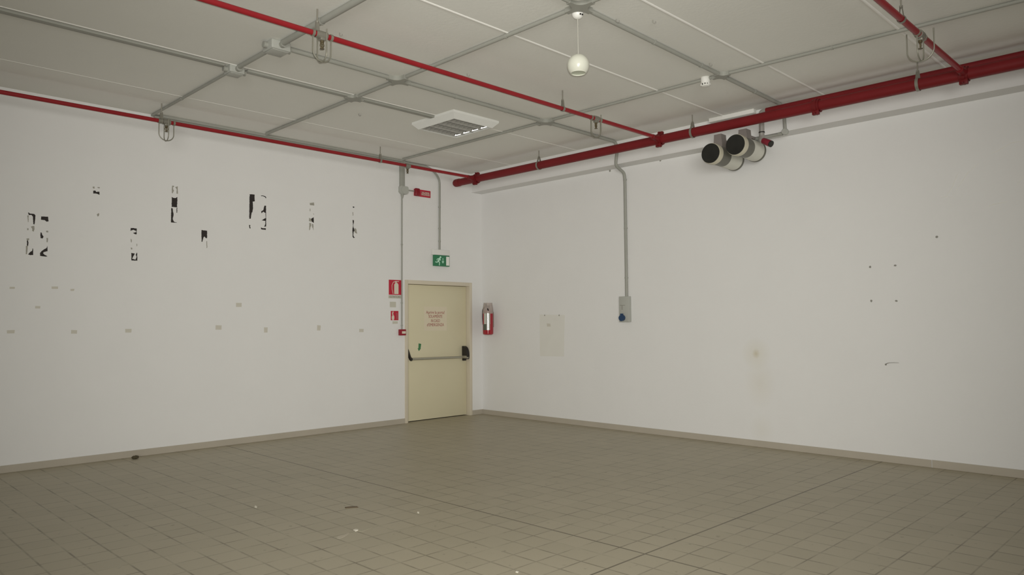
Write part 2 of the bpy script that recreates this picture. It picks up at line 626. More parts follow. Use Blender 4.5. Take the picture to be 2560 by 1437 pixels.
for z in (0.25, 1.75):
    add_tube(b, [(LX0 - 0.001, LEAF - 0.012, z - 0.06), (LX0 - 0.001, LEAF - 0.012, z + 0.06)], 0.008, 10)
obj('hinge', b, M_JAMB, door)

# paper notice on the door
pa, pb = on_left(1060, 766, LEAF), on_left(1117, 826, LEAF)
notice = thing('paper_notice', 'thin paper notice with four red lines stuck on the cream door', 'sign', ((pa.x + pb.x) / 2, LEAF, pb.z))
b = bmnew()
add_box(b, (pa.x, LEAF - 0.0012, pb.z), (pb.x, LEAF, pa.z))
obj('sheet', b, M_PAPER, notice, smooth=False)
for s, v, w in (('Aprire la porta!', 781, 46), ('SOLAMENTE', 791, 34), ('IN CASO', 802, 22), ('d\u2019EMERGENZA', 812, 42)):
    c = on_left(1088.5, v, LEAF)
    x0 = on_left(1088.5 - w / 2, v, LEAF).x
    x1 = on_left(1088.5 + w / 2, v, LEAF).x
    tb = text_bm(s, 0.066, Matrix.Identity(4))
    xs = [q.co.x for q in tb.verts]
    sc = (x1 - x0) / (max(xs) - min(xs))
    tb.transform(mtx_left(c.x, LEAF - 0.0018, c.z, sc))
    obj('lettering', tb, M_REDTXT, notice, smooth=False)
# green arrow sticker on the door
b = bmnew()
ap = [(1046.5, 858), (1053, 859.5), (1051.3, 871), (1052, 871.5), (1047, 877.5), (1044, 870.5), (1046, 870.3)]
add_prism(b, [on_left(u, v, LEAF) for u, v in ap], (0, -0.001, 0))
tag(obj('arrow_sticker', b, M_DARKGREEN, None, on_left(1048, 868, LEAF), False), 'small dark green arrow sticker pointing down on the cream door', 'sticker')

# ------------------------------------------------------------------ signs and devices on the left wall
def rect_l(u0, v0, u1, v1, y=0.0):
    a, c = on_left(u0, v0, y), on_left(u1, v1, y)
    return a.x, c.x, c.z, a.z


# fire extinguisher sign
x0, x1, z0, z1 = -1.831, -1.613, 1.877, 2.094
sg = thing('extinguisher_sign', 'large square red sign with a white fire extinguisher picture beside the door', 'sign', ((x0 + x1) / 2, 0, 1.82))
b = bmnew()
add_box(b, (x0, -0.004, z0), (x1, 0, z1))
obj('panel', b, M_SIGNRED, sg, smooth=False)
b = bmnew()
cx, cz, k = (x0 + x1) / 2 + 0.022, (z0 + z1) / 2, 1.0
add_prism(b, [(cx - 0.038, -0.004, z0 + 0.012), (cx + 0.038, -0.004, z0 + 0.012), (cx + 0.038, -0.004, cz + 0.042), (cx + 0.018, -0.004, cz + 0.066), (cx - 0.018, -0.004, cz + 0.066), (cx - 0.038, -0.004, cz + 0.042)], (0, -0.0012, 0))
add_stroke(b, [(cx - 0.006, cz + 0.07), (cx - 0.006, cz + 0.085)], 0.02, -0.004, 0.0012)
add_stroke(b, [(cx - 0.045, cz + 0.078), (cx + 0.04, cz + 0.088)], 0.010, -0.004, 0.0012)
add_stroke(b, [(cx - 0.01, cz + 0.088), (cx - 0.055, cz + 0.075), (cx - 0.078, cz + 0.03), (cx - 0.076, cz - 0.03), (cx - 0.058, cz - 0.095)], 0.007, -0.004, 0.0012)
obj('pictogram', b, M_PICT, sg, smooth=False)
b = bmnew()
add_box(b, (x0 - 0.006, -0.003, 1.825), (x1, 0, 1.868))
obj('caption_strip', b, M_FADED, sg, smooth=False)
obj('lettering', text_bm('ESTINTORE', 0.046, mtx_left((x0 + x1) / 2, -0.0035, 1.846, 0.82)), M_GREYTXT, sg, smooth=False)
# faded sticker
b = bmnew()
add_box(b, (-1.812, -0.002, 1.695), (-1.705, 0, 1.775))
tag(obj('faded_sticker', b, M_FADED, None, (-1.76, 0, 1.735), False), 'faded blank grey sticker between the two red signs beside the door', 'sticker')
# small red sign
x0, x1, z0, z1 = -1.795, -1.662, 1.507, 1.642
sg = thing('alarm_sign', 'small red sign with two white pictures under the faded sticker', 'sign', ((x0 + x1) / 2, 0, 1.46))
b = bmnew()
add_box(b, (x0, -0.004, z0), (x1, 0, z1))
obj('panel', b, M_SIGNRED, sg, smooth=False)
b = bmnew()
add_stroke(b, [(x0 + 0.036, z0 + 0.022), (x0 + 0.036, z0 + 0.050)], 0.044, -0.004, 0.0012)
add_stroke(b, [(x0 + 0.034, z0 + 0.075), (x0 + 0.028, z0 + 0.098), (x0 + 0.036, z0 + 0.120)], 0.017, -0.004, 0.0012)
obj('hand_pictogram', b, M_PICT, sg, smooth=False)
b = bmnew()
add_stroke(b, [(x1 - 0.026, z0 + 0.024), (x1 - 0.028, z0 + 0.085)], 0.030, -0.004, 0.0012)
add_stroke(b, [(x1 - 0.046, z0 + 0.10), (x1 - 0.018, z0 + 0.10)], 0.008, -0.004, 0.0012)
obj('extinguisher_pictogram', b, M_SIGNRED_P, sg, smooth=False)
b = bmnew()
add_box(b, (x0 + 0.03, -0.003, 1.456), (x1 - 0.012, 0, 1.492))
obj('caption_strip', b, M_FADED, sg, smooth=False)
# call point
x0, x1, z0, z1 = -1.662, -1.556, 1.285, 1.374
cp = thing('call_point', 'small red fire call point at the left edge of the door frame', 'alarm', ((x0 + x1) / 2, 0, z0))
b = bmnew()
add_box(b, (x0, -0.05, z0), (x1, 0, z1), 0.006)
obj('housing', b, mat('call_point_red', (0.30, 0.016, 0.03), rough=0.4, var=0.05), cp)
b = bmnew()
add_box(b, (x0 + 0.030, -0.0525, z0 + 0.026), (x1 - 0.010, -0.05, z1 - 0.028))
obj('glass_label', b, M_PICT, cp, smooth=False)
# siren with sign panel
ax0, ax1, az0, az1 = -1.368, -1.066, 3.372, 3.478
sr = thing('alarm_siren', 'red fire alarm siren with a lettered red panel high above the door', 'alarm', (-1.30, 0, az0))
b = bmnew()
add_box(b, (ax0 - 0.012, -0.012, az0), (ax1, 0, az1), 0.003)
obj('backplate', b, M_SIGNRED, sr)
b = bmnew()
add_box(b, (ax0 - 0.020, -0.064, az0 - 0.006), (-1.302, -0.012, az1 + 0.006), 0.018, 4)
obj('siren_dome', b, M_SIREN, sr)
b = bmnew()
add_box(b, (-1.254, -0.0135, az0 + 0.018), (ax1 - 0.012, -0.012, az1 - 0.022))
obj('panel', b, M_SIGNRED_P, sr, smooth=False)
for s, z in (('ALLARME', az1 - 0.042), ('INCENDIO', az0 + 0.036)):
    obj('lettering', text_bm(s, 0.036, mtx_left(-1.164, -0.0142, z, 0.92)), M_PICT, sr, smooth=False)

# exit sign lamp
x0, x1, z0, z1 = -1.058, -0.722, 2.335, 2.588
ex = thing('exit_sign', 'green emergency exit sign with running figure on a white lamp above the door', 'sign', ((x0 + x1) / 2, 0, z0))
b = bmnew()
add_box(b, (x0, -0.055, z1 - 0.085), (x1, 0, z1), 0.008)
obj('lamp_housing', b, M_WHITE_M, ex)
gx0, gx1, gz0, gz1 = -1.018, -0.724, 2.335, 2.502
b = bmnew()
add_box(b, (gx0, -0.05, gz0), (gx1, -0.001, gz1), 0.002)
obj('green_panel', b, M_GREEN, ex)
YP = -0.05
b = bmnew()
cx = gx0 + 0.083
add_prism(b, [(cx + 0.030 + 0.015 * math.cos(a * PI / 8), YP, gz1 - 0.030 + 0.015 * math.sin(a * PI / 8)) for a in range(16)], (0, -0.0012, 0))
add_stroke(b, [(cx + 0.012, gz1 - 0.052), (cx - 0.014, gz1 - 0.092)], 0.032, YP, 0.0012)
add_stroke(b, [(cx + 0.02, gz1 - 0.054), (cx + 0.034, gz1 - 0.078)], 0.010, YP, 0.0012)
add_stroke(b, [(cx + 0.002, gz1 - 0.050), (cx - 0.034, gz1 - 0.060), (cx - 0.044, gz1 - 0.080)], 0.010, YP, 0.0012)
add_stroke(b, [(cx - 0.012, gz1 - 0.095), (cx + 0.010, gz1 - 0.112), (cx + 0.006, gz1 - 0.152)], 0.015, YP, 0.0012)
add_stroke(b, [(cx - 0.018, gz1 - 0.095), (cx - 0.036, gz1 - 0.112), (cx - 0.068, gz1 - 0.108)], 0.014, YP, 0.0012)
obj('running_figure', b, M_MINT, ex, smooth=False)
b = bmnew()
ax = gx0 + 0.160
add_stroke(b, [(ax, gz1 - 0.046), (ax, gz1 - 0.100)], 0.011, YP, 0.0012)
add_prism(b, [(ax - 0.024, YP, gz1 - 0.092), (ax, YP, gz1 - 0.126), (ax + 0.024, YP, gz1 - 0.092)], (0, -0.0012, 0))
obj('arrow', b, M_MINT, ex, smooth=False)
b = bmnew()
add_box(b, (gx1 - 0.068, YP - 0.0012, gz0 + 0.014), (gx1 - 0.007, YP, gz1 - 0.016))
obj('door_symbol', b, M_WHITE, ex, smooth=False)

# ------------------------------------------------------------------ fire extinguisher on the right wall
EX, EY, EZ, ER = -0.112, -0.262, 1.272, 0.083
fe = thing('fire_extinguisher', 'red fire extinguisher hung on the right wall next to the corner', 'fire extinguisher', (EX, EY, EZ))
b = bmnew()
add_lathe(b, [(0.0, 0.01), (ER * 0.72, 0.0), (ER * 0.97, 0.012), (ER, 0.03), (ER, 0.33), (ER * 0.9, 0.365), (ER * 0.6, 0.392), (0.026, 0.405), (0.024, 0.42), (0.0, 0.42)], (EX, EY, EZ), seg=40, close=False)
obj('cylinder', b, M_EXT, fe)


def wrap(bm, r, a0, a1, z0, z1, n=16):
    ps = []
    for i in range(n + 1):
        a = a0 + (a1 - a0) * i / n
        ps.append((math.cos(a), math.sin(a)))
    o1 = [[bm.verts.new((EX + c * q, EY + s * q, z)) for c, s in ps] for q, z in ((r, z0), (r + 0.001, z0), (r + 0.001, z1), (r, z1))]
    for j in range(4):
        A, B = o1[j], o1[(j + 1) % 4]
        for i in range(n):
            bm.faces.new((A[i], A[i + 1], B[i + 1], B[i]))
    bm.faces.new([q[0] for q in o1])
    bm.faces.new([q[-1] for q in reversed(o1)])


toward = math.atan2(CAM.y - EY, CAM.x - EX)
b = bmnew()
wrap(b, ER, toward - 0.85, toward + 0.42, EZ + 0.17, EZ + 0.345)
wrap(b, ER, toward - 0.30, toward + 0.38, EZ + 0.075, EZ + 0.17)
obj('label', b, M_LABEL, fe)
b = bmnew()
wrap(b, ER, toward - 1.1, toward - 0.32, EZ + 0.075, EZ + 0.168)
obj('dark_label', b, M_LABEL_D, fe)
b = bmnew()
add_tube(b, [(EX, EY, EZ + 0.415), (EX, EY, EZ + 0.455)], 0.022, 16)
add_box(b, (EX - 0.022, EY - 0.03, EZ + 0.44), (EX + 0.022, EY + 0.03, EZ + 0.466), 0.004)
obj('valve', b, M_BRASS, fe)
b = bmnew()
add_tube(b, bend([(EX - 0.01, EY + 0.035, EZ + 0.49), (EX - 0.02, EY + 0.01, EZ + 0.455), (EX - 0.06, EY - 0.06, EZ + 0.405), (EX - 0.065, EY - 0.078, EZ + 0.385)], 0.02), 0.010, 10)
obj('lever', b, M_BLACK, fe)
b = bmnew()
add_tube(b, bend([(EX - 0.01, EY + 0.035, EZ + 0.46), (EX - 0.03, EY + 0.088, EZ + 0.41), (EX - 0.03, EY + 0.095, EZ + 0.28), (EX - 0.02, EY + 0.094, EZ + 0.16)], 0.05), 0.009, 10)
obj('hose', b, M_BLACK, fe)
b = bmnew()
add_lathe(b, [(0.086, 0.335), (0.080, 0.42), (0.066, 0.50), (0.072, 0.505), (0.068, 0.499), (0.082, 0.419), (0.088, 0.335)], (EX, EY, EZ), seg=28, close=False)
obj('plastic_cover', b, M_FILM, fe)
b = bmnew()
add_box(b, (EX + ER - 0.004, EY - 0.02, EZ + 0.12), (0, EY + 0.02, EZ + 0.36), 0.004)
add_ring(b, (EX, EY, EZ + 0.36), (0, 0, 1), 0.074, 0.0765, 0.012)
obj('wall_bracket', b, M_STEEL, fe)

# ------------------------------------------------------------------ socket box on the right wall
sy0, sy1, sz0, sz1 = -2.950, -2.790, 1.455, 1.800
sb = thing('socket_box', 'grey switched socket box with a blue outlet on the right wall', 'socket', (0, (sy0 + sy1) / 2, sz0))
b = bmnew()
add_box(b, (-0.062, sy0, sz0), (0, sy1, sz1), 0.006)
obj('housing', b, M_BOX, sb)
b = bmnew()
add_box(b, (-0.064, sy0 + 0.058, 1.676), (-0.062, sy1 - 0.018, 1.684))
add_box(b, (-0.064, sy1 - 0.058, 1.622), (-0.062, sy1 - 0.048, 1.676))
obj('slot', b, M_MARK, sb, smooth=False)
b = bmnew()
add_lathe(b, [(0.040, 0), (0.042, 0.028), (0.040, 0.046), (0.0, 0.046)], (-0.06, sy1 - 0.064, 1.513), (-1, 0, -0.12), 24)
so = obj('outlet', b, M_BLUE, sb)
b = bmnew()
add_box(b, (-0.108, sy1 - 0.080, 1.542), (-0.07, sy1 - 0.050, 1.570), 0.004)
obj('cover_hinge', b, M_BLUE, so)

# ------------------------------------------------------------------ conduits
def conduit(name, label, pts, r, m, clips=(), rad=0.06, seg=10, clip_r=None, group='grey cable conduits'):
    t = thing(name, label, 'conduit', pts[0], group)
    b_ = bmnew()
    add_tube(b_, bend(pts, rad) if len(pts) > 2 else pts, r, seg)
    obj('tube', b_, m, t)
    for (c, ax) in clips:
        b_ = bmnew()
        add_ring(b_, c, ax, r * 0.98, r + 0.004, 0.018, 16)
        cc, a_ = Vector(c), Vector(ax).normalized()
        if abs(cc.z - H) < 0.12 and abs(a_.z) < 0.5:
            add_box(b_, cc + Vector((-0.012, -0.012, 0)), (cc.x + 0.012, cc.y + 0.012, H))
        obj('clip', b_, m, t)
    return t


def trunking(name, label, lo, hi, m):
    b_ = bmnew()
    add_box(b_, lo, hi, 0.004)
    return tag(obj(name, b_, m, None, ((lo[0] + hi[0]) / 2, (lo[1] + hi[1]) / 2, hi[2])), label, 'conduit', 'grey cable conduits')


def ceiling_box(label, x, y, s, h, group='ceiling junction boxes'):
    t = thing('junction_box', label, 'junction box', (x, y, H), group)
    b_ = bmnew()
    add_box(b_, (x - s, y - s, H - h), (x + s, y + s, H), 0.012, 3)
    obj('box_body', b_, M_BOX, t)
    b_ = bmnew()
    add_box(b_, (x - s * 0.86, y - s * 0.86, H - h - 0.008), (x + s * 0.86, y + s * 0.86, H - h), 0.005)
    obj('lid', b_, M_BOX, t)
    for dx, dy in ((1, 0), (-1, 0), (0, 1), (0, -1)):
        b_ = bmnew()
        add_tube(b_, [(x + dx * s * 0.9, y + dy * s * 0.9, H - h * 0.5), (x + dx * (s + 0.035), y + dy * (s + 0.035), H - h * 0.5)], 0.026, 12)
        obj('gland', b_, M_COND, t)
    return t


BX, BY1, BY2 = -5.130, -2.160, -2.985
ceiling_box('smaller grey box on the ceiling, between the wall and its twin', BX, BY1, 0.072, 0.07)
ceiling_box('grey ceiling box closest to the caged sprinkler in mid-room', BX, BY2, 0.088, 0.08)
# runs along the left wall direction
YC1 = -2.172
trunking('cable_trunking', 'pale trunking on the ceiling leading to the left edge from the smaller box', (-14.5, YC1 - 0.034, H - 0.024), (BX - 0.11, YC1 + 0.034, H), M_COND)
trunking('cable_trunking', 'pale trunking on the ceiling between the smaller box and the square lamp', (BX + 0.11, YC1 - 0.034, H - 0.024), (-2.75, YC1 + 0.034, H), M_COND)
r2 = 0.021
conduit('cable_conduit', 'grey conduit from the larger ceiling box over the beam down to the socket box',
        [(BX + 0.12, -2.985, H - r2), (-0.30, -2.945, H - r2), (-BEAM_D - r2, -2.940, H - 0.10), (-BEAM_D - r2, -2.925, 3.66), (-BEAM_D - 0.016, -2.905, BEAM_Z - 0.02), (-r2 - 0.02, -2.893, 3.47), (-r2, -2.89, 3.38), (-r2, -2.892, sz1)], r2, M_COND,
        [((-3.1, -2.968, H - r2), (1, 0, 0)), ((-2.35, -2.962, H - r2), (1, 0, 0)), ((-0.7, -2.948, H - r2), (1, 0, 0)), ((-r2, -2.891, 3.38), (0, 0, 1)), ((-r2, -2.892, 2.72), (0, 0, 1)), ((-r2, -2.892, 2.05), (0, 0, 1))], rad=0.05)
r3 = 0.019
HX, HY = -3.795, -5.225          # pendant lamp
FX, FY = -3.868, -5.306          # where the conduits meet beside it
JX, JY = -1.662, -5.254
conduit('cable_conduit', 'grey conduit on the ceiling from the pendant lamp hub to the right wall beam',
        [(FX, FY, H - r3), (-0.31, -5.224, H - r3), (-BEAM_D - r3, -5.228, H - 0.09), (-BEAM_D - r3, -5.24, BEAM_Z + 0.015)], r3, M_COND,
        [((-2.85, -5.283, H - r3), (1, 0, 0)), ((-2.05, -5.263, H - r3), (1, 0, 0)), ((-0.95, -5.239, H - r3), (1, 0, 0))])
conduit('cable_conduit', 'grey conduit on the ceiling reaching from the pendant lamp hub toward the photographer',
        [(-14.0, FY - 0.05, H - r3), (FX, FY, H - r3)], r3, M_COND, [((-4.4, FY - 0.003, H - r3), (1, 0, 0))])
# runs along the right wall direction
conduit('cable_conduit', 'thin grey conduit from the left wall pipe to the smaller ceiling box',
        [(BX, -0.03, H - 0.016), (BX, BY1 + 0.10, H - 0.016)], 0.014, M_COND, [((BX, -0.9, H - 0.016), (0, 1, 0))])
conduit('cable_conduit', 'short grey conduit joining the two grey ceiling boxes',
        [(BX, BY1 - 0.09, H - 0.021), (BX, BY2 + 0.11, H - 0.021)], 0.021, M_COND)
conduit('cable_conduit', 'thick grey conduit from the larger ceiling box past the mid-room red pipe',
        [(BX, BY2 - 0.11, H - 0.027), (BX - 0.02, -14.0, H - 0.027)], 0.027, M_COND, [((BX, -3.72, H - 0.027), (0, 1, 0)), ((BX, -4.6, H - 0.027), (0, 1, 0))])
conduit('cable_conduit', 'grey conduit on the ceiling from the left wall to the pendant lamp hub',
        [(-3.812, -0.16, H - 0.019), (FX, FY, H - 0.019)], 0.018, M_COND, [((-3.823, -1.2, H - 0.019), (0, 1, 0)), ((-3.859, -4.5, H - 0.019), (0, 1, 0)), ((-3.848, -3.5, H - 0.019), (0, 1, 0))])
conduit('cable_conduit', 'grey conduit on the ceiling from the pendant lamp hub back toward the photographer',
        [(FX, FY, H - 0.019), (FX - 0.03, -14, H - 0.019)], 0.018, M_COND)
conduit('cable_conduit', 'grey conduit on the ceiling nearest the right wall, crossing behind the square lamp',
        [(-1.70, -0.16, H - 0.016), (JX, JY, H - 0.016), (-1.52, -8.0, H - 0.016), (-1.48, -14, H - 0.016)], 0.016, M_COND,
        [((-1.683, -2.4, H - 0.016), (0, 1, 0)), ((-1.671, -4.1, H - 0.016), (0, 1, 0)), ((-1.608, -6.3, H - 0.016), (0, 1, 0))], rad=0.02)
conduit('cable_conduit', 'grey conduit along the top of the left wall, bending down to the exit sign',
        [(BX + 0.02, -0.03, H - 0.022), (-1.10, -0.03, H - 0.022), (-0.895, -0.022, H - 0.16), (-0.895, -0.016, 2.585)], 0.016, M_COND,
        [((-3.0, -0.03, H - 0.022), (1, 0, 0)), ((-0.895, -0.016, 3.25), (0, 0, 1)), ((-0.895, -0.016, 2.72), (0, 0, 1)), ((-0.895, -0.016, 2.92), (0, 0, 1))], rad=0.16)
trunking('cable_trunking', 'flat grey duct lying in the corner of ceiling and left wall', (-5.05, -0.088, H - 0.030), (-1.60, -0.050, H), M_COND)
trunking('cable_trunking', 'broad grey duct dropping from the ceiling to the wall box near the door', (-1.648, -0.040, 3.47), (-1.572, 0, H), M_COND)
wx0, wx1, wz0, wz1 = -1.662, -1.516, 3.366, 3.484
wb = thing('junction_box', 'grey octagonal box on the left wall above the door corner', 'junction box', (-1.59, 0, 3.425), 'wall junction boxes')
b = bmnew()
cxw, czw = (wx0 + wx1) / 2, (wz0 + wz1) / 2
ch = 0.030
add_prism(b, [(wx0 + ch, 0, wz0), (wx1 - ch, 0, wz0), (wx1, 0, wz0 + ch), (wx1, 0, wz1 - ch * 0.6), (wx1 - ch * 0.6, 0, wz1), (wx0 + ch * 0.4, 0, wz1), (wx0, 0, wz1 - ch * 0.4), (wx0, 0, wz0 + ch)], (0, -0.055, 0))
obj('box_body', b, M_BOX, wb)
b = bmnew()
add_lathe(b, [(0.056, 0.058), (0.054, 0.062), (0.0, 0.062)], (cxw, 0, czw), (0, -1, 0), 24, close=False)
obj('lid', b, M_BOX, wb)
b = bmnew()
add_lathe(b, [(0.026, 0), (0.020, 0.035), (0.012, 0.07)], (-1.608, -0.022, wz0 + 0.01), (0, 0, -1), 14)
obj('gland', b, M_COND, wb)
conduit('cable_conduit', 'thin grey conduit down the left wall to the red call point',
        [(-1.608, -0.014, wz0 - 0.02), (-1.608, -0.014, z1 if False else 1.374)], 0.011, M_COND,
        [((-1.608, -0.014, 2.62), (0, 0, 1)), ((-1.608, -0.014, 1.76), (0, 0, 1)), ((-1.608, -0.014, 1.43), (0, 0, 1))])
conduit('cable_conduit', 'short thin grey conduit between the octagonal wall box and the siren',
        [(wx1 - 0.01, -0.020, 3.437), (ax0 if False else -1.366, -0.016, 3.440)], 0.010, M_COND)


def crossing(label, x, y, arm, half, fil, t, z=H):
    """flat cross-shaped fitting with hollow corners where conduits meet"""
    b_ = bmnew()
    pts = []
    for q in range(4):
        a = q * PI / 2
        ca, sa = math.cos(a), math.sin(a)
        loc = [(arm, -half), (arm, half)]
        n = 7
        cen = (half + fil, half + fil)
        for i in range(n + 1):
            th = PI * 1.5 - (PI / 2) * i / n
            loc.append((cen[0] + fil * math.cos(th), cen[1] + fil * math.sin(th)))
        for px, py in loc:
            pts.append((x + px * ca - py * sa, y + px * sa + py * ca, z - t))
    clean = []
    for p_ in pts:
        if not clean or (Vector(p_) - Vector(clean[-1])).length > 1e-4:
            clean.append(p_)
    add_prism(b_, clean, (0, 0, t))
    return tag(obj('cross_fitting', b_, M_COND, None, (x, y, z)), label, 'conduit fitting', 'conduit cross fittings')


crossing('grey cross-shaped fitting behind the canopy of the white pendant lamp', FX, FY, 0.13, 0.022, 0.075, 0.039)
crossing('grey cross-shaped fitting on the ceiling beside the small white detector', JX, JY, 0.09, 0.020, 0.05, 0.039)
crossing('grey cross fitting where the trunking toward the square lamp is crossed', -3.833, YC1, 0.10, 0.036, 0.035, 0.036)
crossing('grey cross fitting on the ceiling below the mid-room red pipe', -3.842, -2.974, 0.13, 0.024, 0.07, 0.043)
crossing('grey cross fitting between the square lamp and the main red pipe', -1.680, -2.957, 0.12, 0.024, 0.06, 0.043)

# elbow box on the beam and its cable
eb = on_right(1966, 331, -0.21)
ebx = thing('junction_box', 'small round grey elbow box under the beam right of the spotlights', 'junction box', (-0.20, eb.y, BEAM_Z), 'wall junction boxes')
b = bmnew()
add_lathe(b, [(0.0, 0), (0.030, 0.0), (0.036, 0.010), (0.036, 0.045), (0.030, 0.055), (0.0, 0.055)], (-BEAM_D + 0.015, eb.y, BEAM_Z - 0.008), (-1, 0, 0), 20, close=False)
obj('box_body', b, M_BOX, ebx)
b = bmnew()
add_lathe(b, [(0.022, 0), (0.022, 0.05)], (-BEAM_D + 0.0, eb.y + 0.035, BEAM_Z - 0.02), (0, 1, 0), 12)
obj('gland', b, M_COND, ebx)
conduit('cable_conduit', 'short grey conduit under the beam from the elbow box to the spotlights',
        [(-BEAM_D + 0.01, eb.y + 0.05, BEAM_Z - 0.020), (-BEAM_D + 0.01, -4.72, BEAM_Z - 0.020)], 0.018, M_COND)

# ------------------------------------------------------------------ red fire pipes
PZ = 3.67
MX, MR, MZ = -0.600, 0.055, 3.655
mp = thing('main_fire_pipe', 'thick dark red fire main running along the right wall', 'pipe', (MX, -0.05, MZ), 'red fire pipes')
b = bmnew()
add_tube(b, [(MX, -0.06, MZ), (MX, -14.5, MZ)], MR, 36)
obj('pipe', b, M_MAIN, mp)
b = bmnew()
add_lathe(b, [(0.0, 0.042), (0.025, 0.040), (0.046, 0.029), (0.058, 0.008), (0.0605, -0.015), (0.0605, -0.09), (0.055, -0.094)], (MX, -0.065, MZ), (0, 1, 0), 32)
obj('end_cap', b, M_MAIN, mp)


def coupling(y, name='coupling', big=True, top=True):
    b_ = bmnew()
    w = 0.07
    add_ring(b_, (MX, y, MZ), (0, 1, 0), MR - 0.002, MR + 0.013, w, 36)
    add_ring(b_, (MX, y, MZ), (0, 1, 0), MR - 0.002, MR + 0.020, w * 0.35, 36)
    dirs = [(-0.35, -0.94)] + ([(0.25, 0.97)] if top else [])
    for dx, dz in dirs:
        c = Vector((MX + dx * (MR + 0.022), y, MZ + dz * (MR + 0.022)))
        add_box(b_, c - Vector((0.020, w / 2, 0.024)), c + Vector((0.020, w / 2, 0.024)), 0.006)
    o = obj(name, b_, M_RED_D, mp)
    for dx, dz in dirs:
        b_ = bmnew()
        c = Vector((MX + dx * (MR + 0.034), y, MZ + dz * (MR + 0.034)))
        add_tube(b_, [c - Vector((0.045, 0, 0)), c + Vector((0.045, 0, 0))], 0.009, 8)
        obj('bolt', b_, M_RED_D, o)


BRY = (-0.52, -3.84, -7.07)
coupling(BRY[0] - 0.02)
coupling(BRY[1])
coupling(BRY[2], top=False)
coupling(-5.74, top=False)
for y in BRY:
    b = bmnew()
    add_lathe(b, [(0.044, 0.0), (0.038, 0.03), (0.031, 0.06), (0.031, 0.115), (0.026, 0.12)], (MX - MR + 0.010, y, MZ + 0.008), (-1, 0, 0), 20)
    obj('branch_tee', b, M_MAIN, mp)


def branch(label, y, r, x_end=-14.5, slope=0.0):
    t = thing('sprinkler_pipe', label, 'pipe', (MX - 0.2, y, PZ), 'red fire pipes')
    b_ = bmnew()
    add_tube(b_, [(MX - MR - 0.10, y, PZ), (x_end, y, PZ)], r, 20)
    obj('pipe', b_, M_RED, t)
    return t


branch('thin red sprinkler pipe running along the left wall', BRY[0], 0.0215)
branch('thin red sprinkler pipe crossing the ceiling in the middle of the room', BRY[1], 0.0215)
branch('thin red sprinkler pipe joining the main at the upper right corner', BRY[2], 0.0235)


# hangers: threaded rod from the ceiling, pear-shaped strap round the pipe
def hanger(label, x, y, pr, axis, group, PZ=3.67):
    t = thing('pipe_hanger', label, 'pipe hanger', (x, y, PZ), group)
    b_ = bmnew()
    add_tube(b_, [(x, y, PZ + pr + 0.055), (x, y, H)], 0.0065, 8)
    obj('rod', b_, M_STEEL, t)
    b_ = bmnew()
    w = 0.013
    side = Vector((0, 1, 0)) if axis == 'x' else Vector((1, 0, 0))
    along = Vector((1, 0, 0)) if axis == 'x' else Vector((0, 1, 0))
    c = Vector((x, y, PZ))
    prof = []
    R = pr + 0.002
    for i in range(25):
        a = PI * 1.5 + (PI * 2) * (i / 24.0) - PI
        a = math.radians(60) - math.radians(300) * i / 24.0
        prof.append(c + side * (R * math.cos(a)) + Vector((0, 0, R * math.sin(a))))
    top = c + Vector((0, 0, pr + 0.062))
    pts = [top + side * 0.007] + prof + [top - side * 0.007]
    inner = [b_.verts.new(p - along * w) for p in pts]
    outer = [b_.verts.new(p + along * w) for p in pts]

    def push(p):
        d = Vector(p) - c
        return Vector(p) + d.normalized() * 0.004
    inner2 = [b_.verts.new(push(p - along * w)) for p in pts]
    outer2 = [b_.verts.new(push(p + along * w)) for p in pts]
    for i in range(len(pts) - 1):
        for A, B in ((inner, outer), (outer, outer2), (outer2, inner2), (inner2, inner)):
            b_.faces.new((A[i], A[i + 1], B[i + 1], B[i]))
    obj('strap', b_, M_STEEL, t)
    b_ = bmnew()
    add_lathe(b_, [(0.013, 0), (0.013, 0.014)], (x, y, PZ + pr + 0.062), (0, 0, 1), 6)
    obj('nut', b_, M_STEEL, t)
    return t


G_H = 'threaded rod hangers of the thin red pipes'
hA = hanger('rod hanger beside the caged sprinkler of the left wall pipe', -5.20, BRY[0], 0.0225, 'x', G_H)
dup(hA, (-2.345, BRY[0], PZ), 'rod hanger on the left wall pipe, left of the door')
hB = hanger('rod hanger beside the nearest caged sprinkler in mid-room', -5.238, BRY[1], 0.0225, 'x', G_H)
dup(hB, (-2.385, BRY[1], PZ), 'rod hanger on the mid-room pipe, left of its far caged sprinkler')
hanger('rod hanger on the upper right thin red pipe, cut by the picture top', -2.29, BRY[2], 0.0245, 'x', G_H)
G_M = 'rod hangers of the thick red main'
hM = hanger('rod hanger on the thick red main, nearest the far corner', MX, -1.845, MR + 0.001, 'y', G_M, MZ)
dup(hM, (MX, -4.29, MZ), 'rod hanger on the thick red main just left of the spotlights')
dup(hM, (MX, -6.69, MZ), 'rod hanger on the thick red main, below the upper right sprinkler cage')


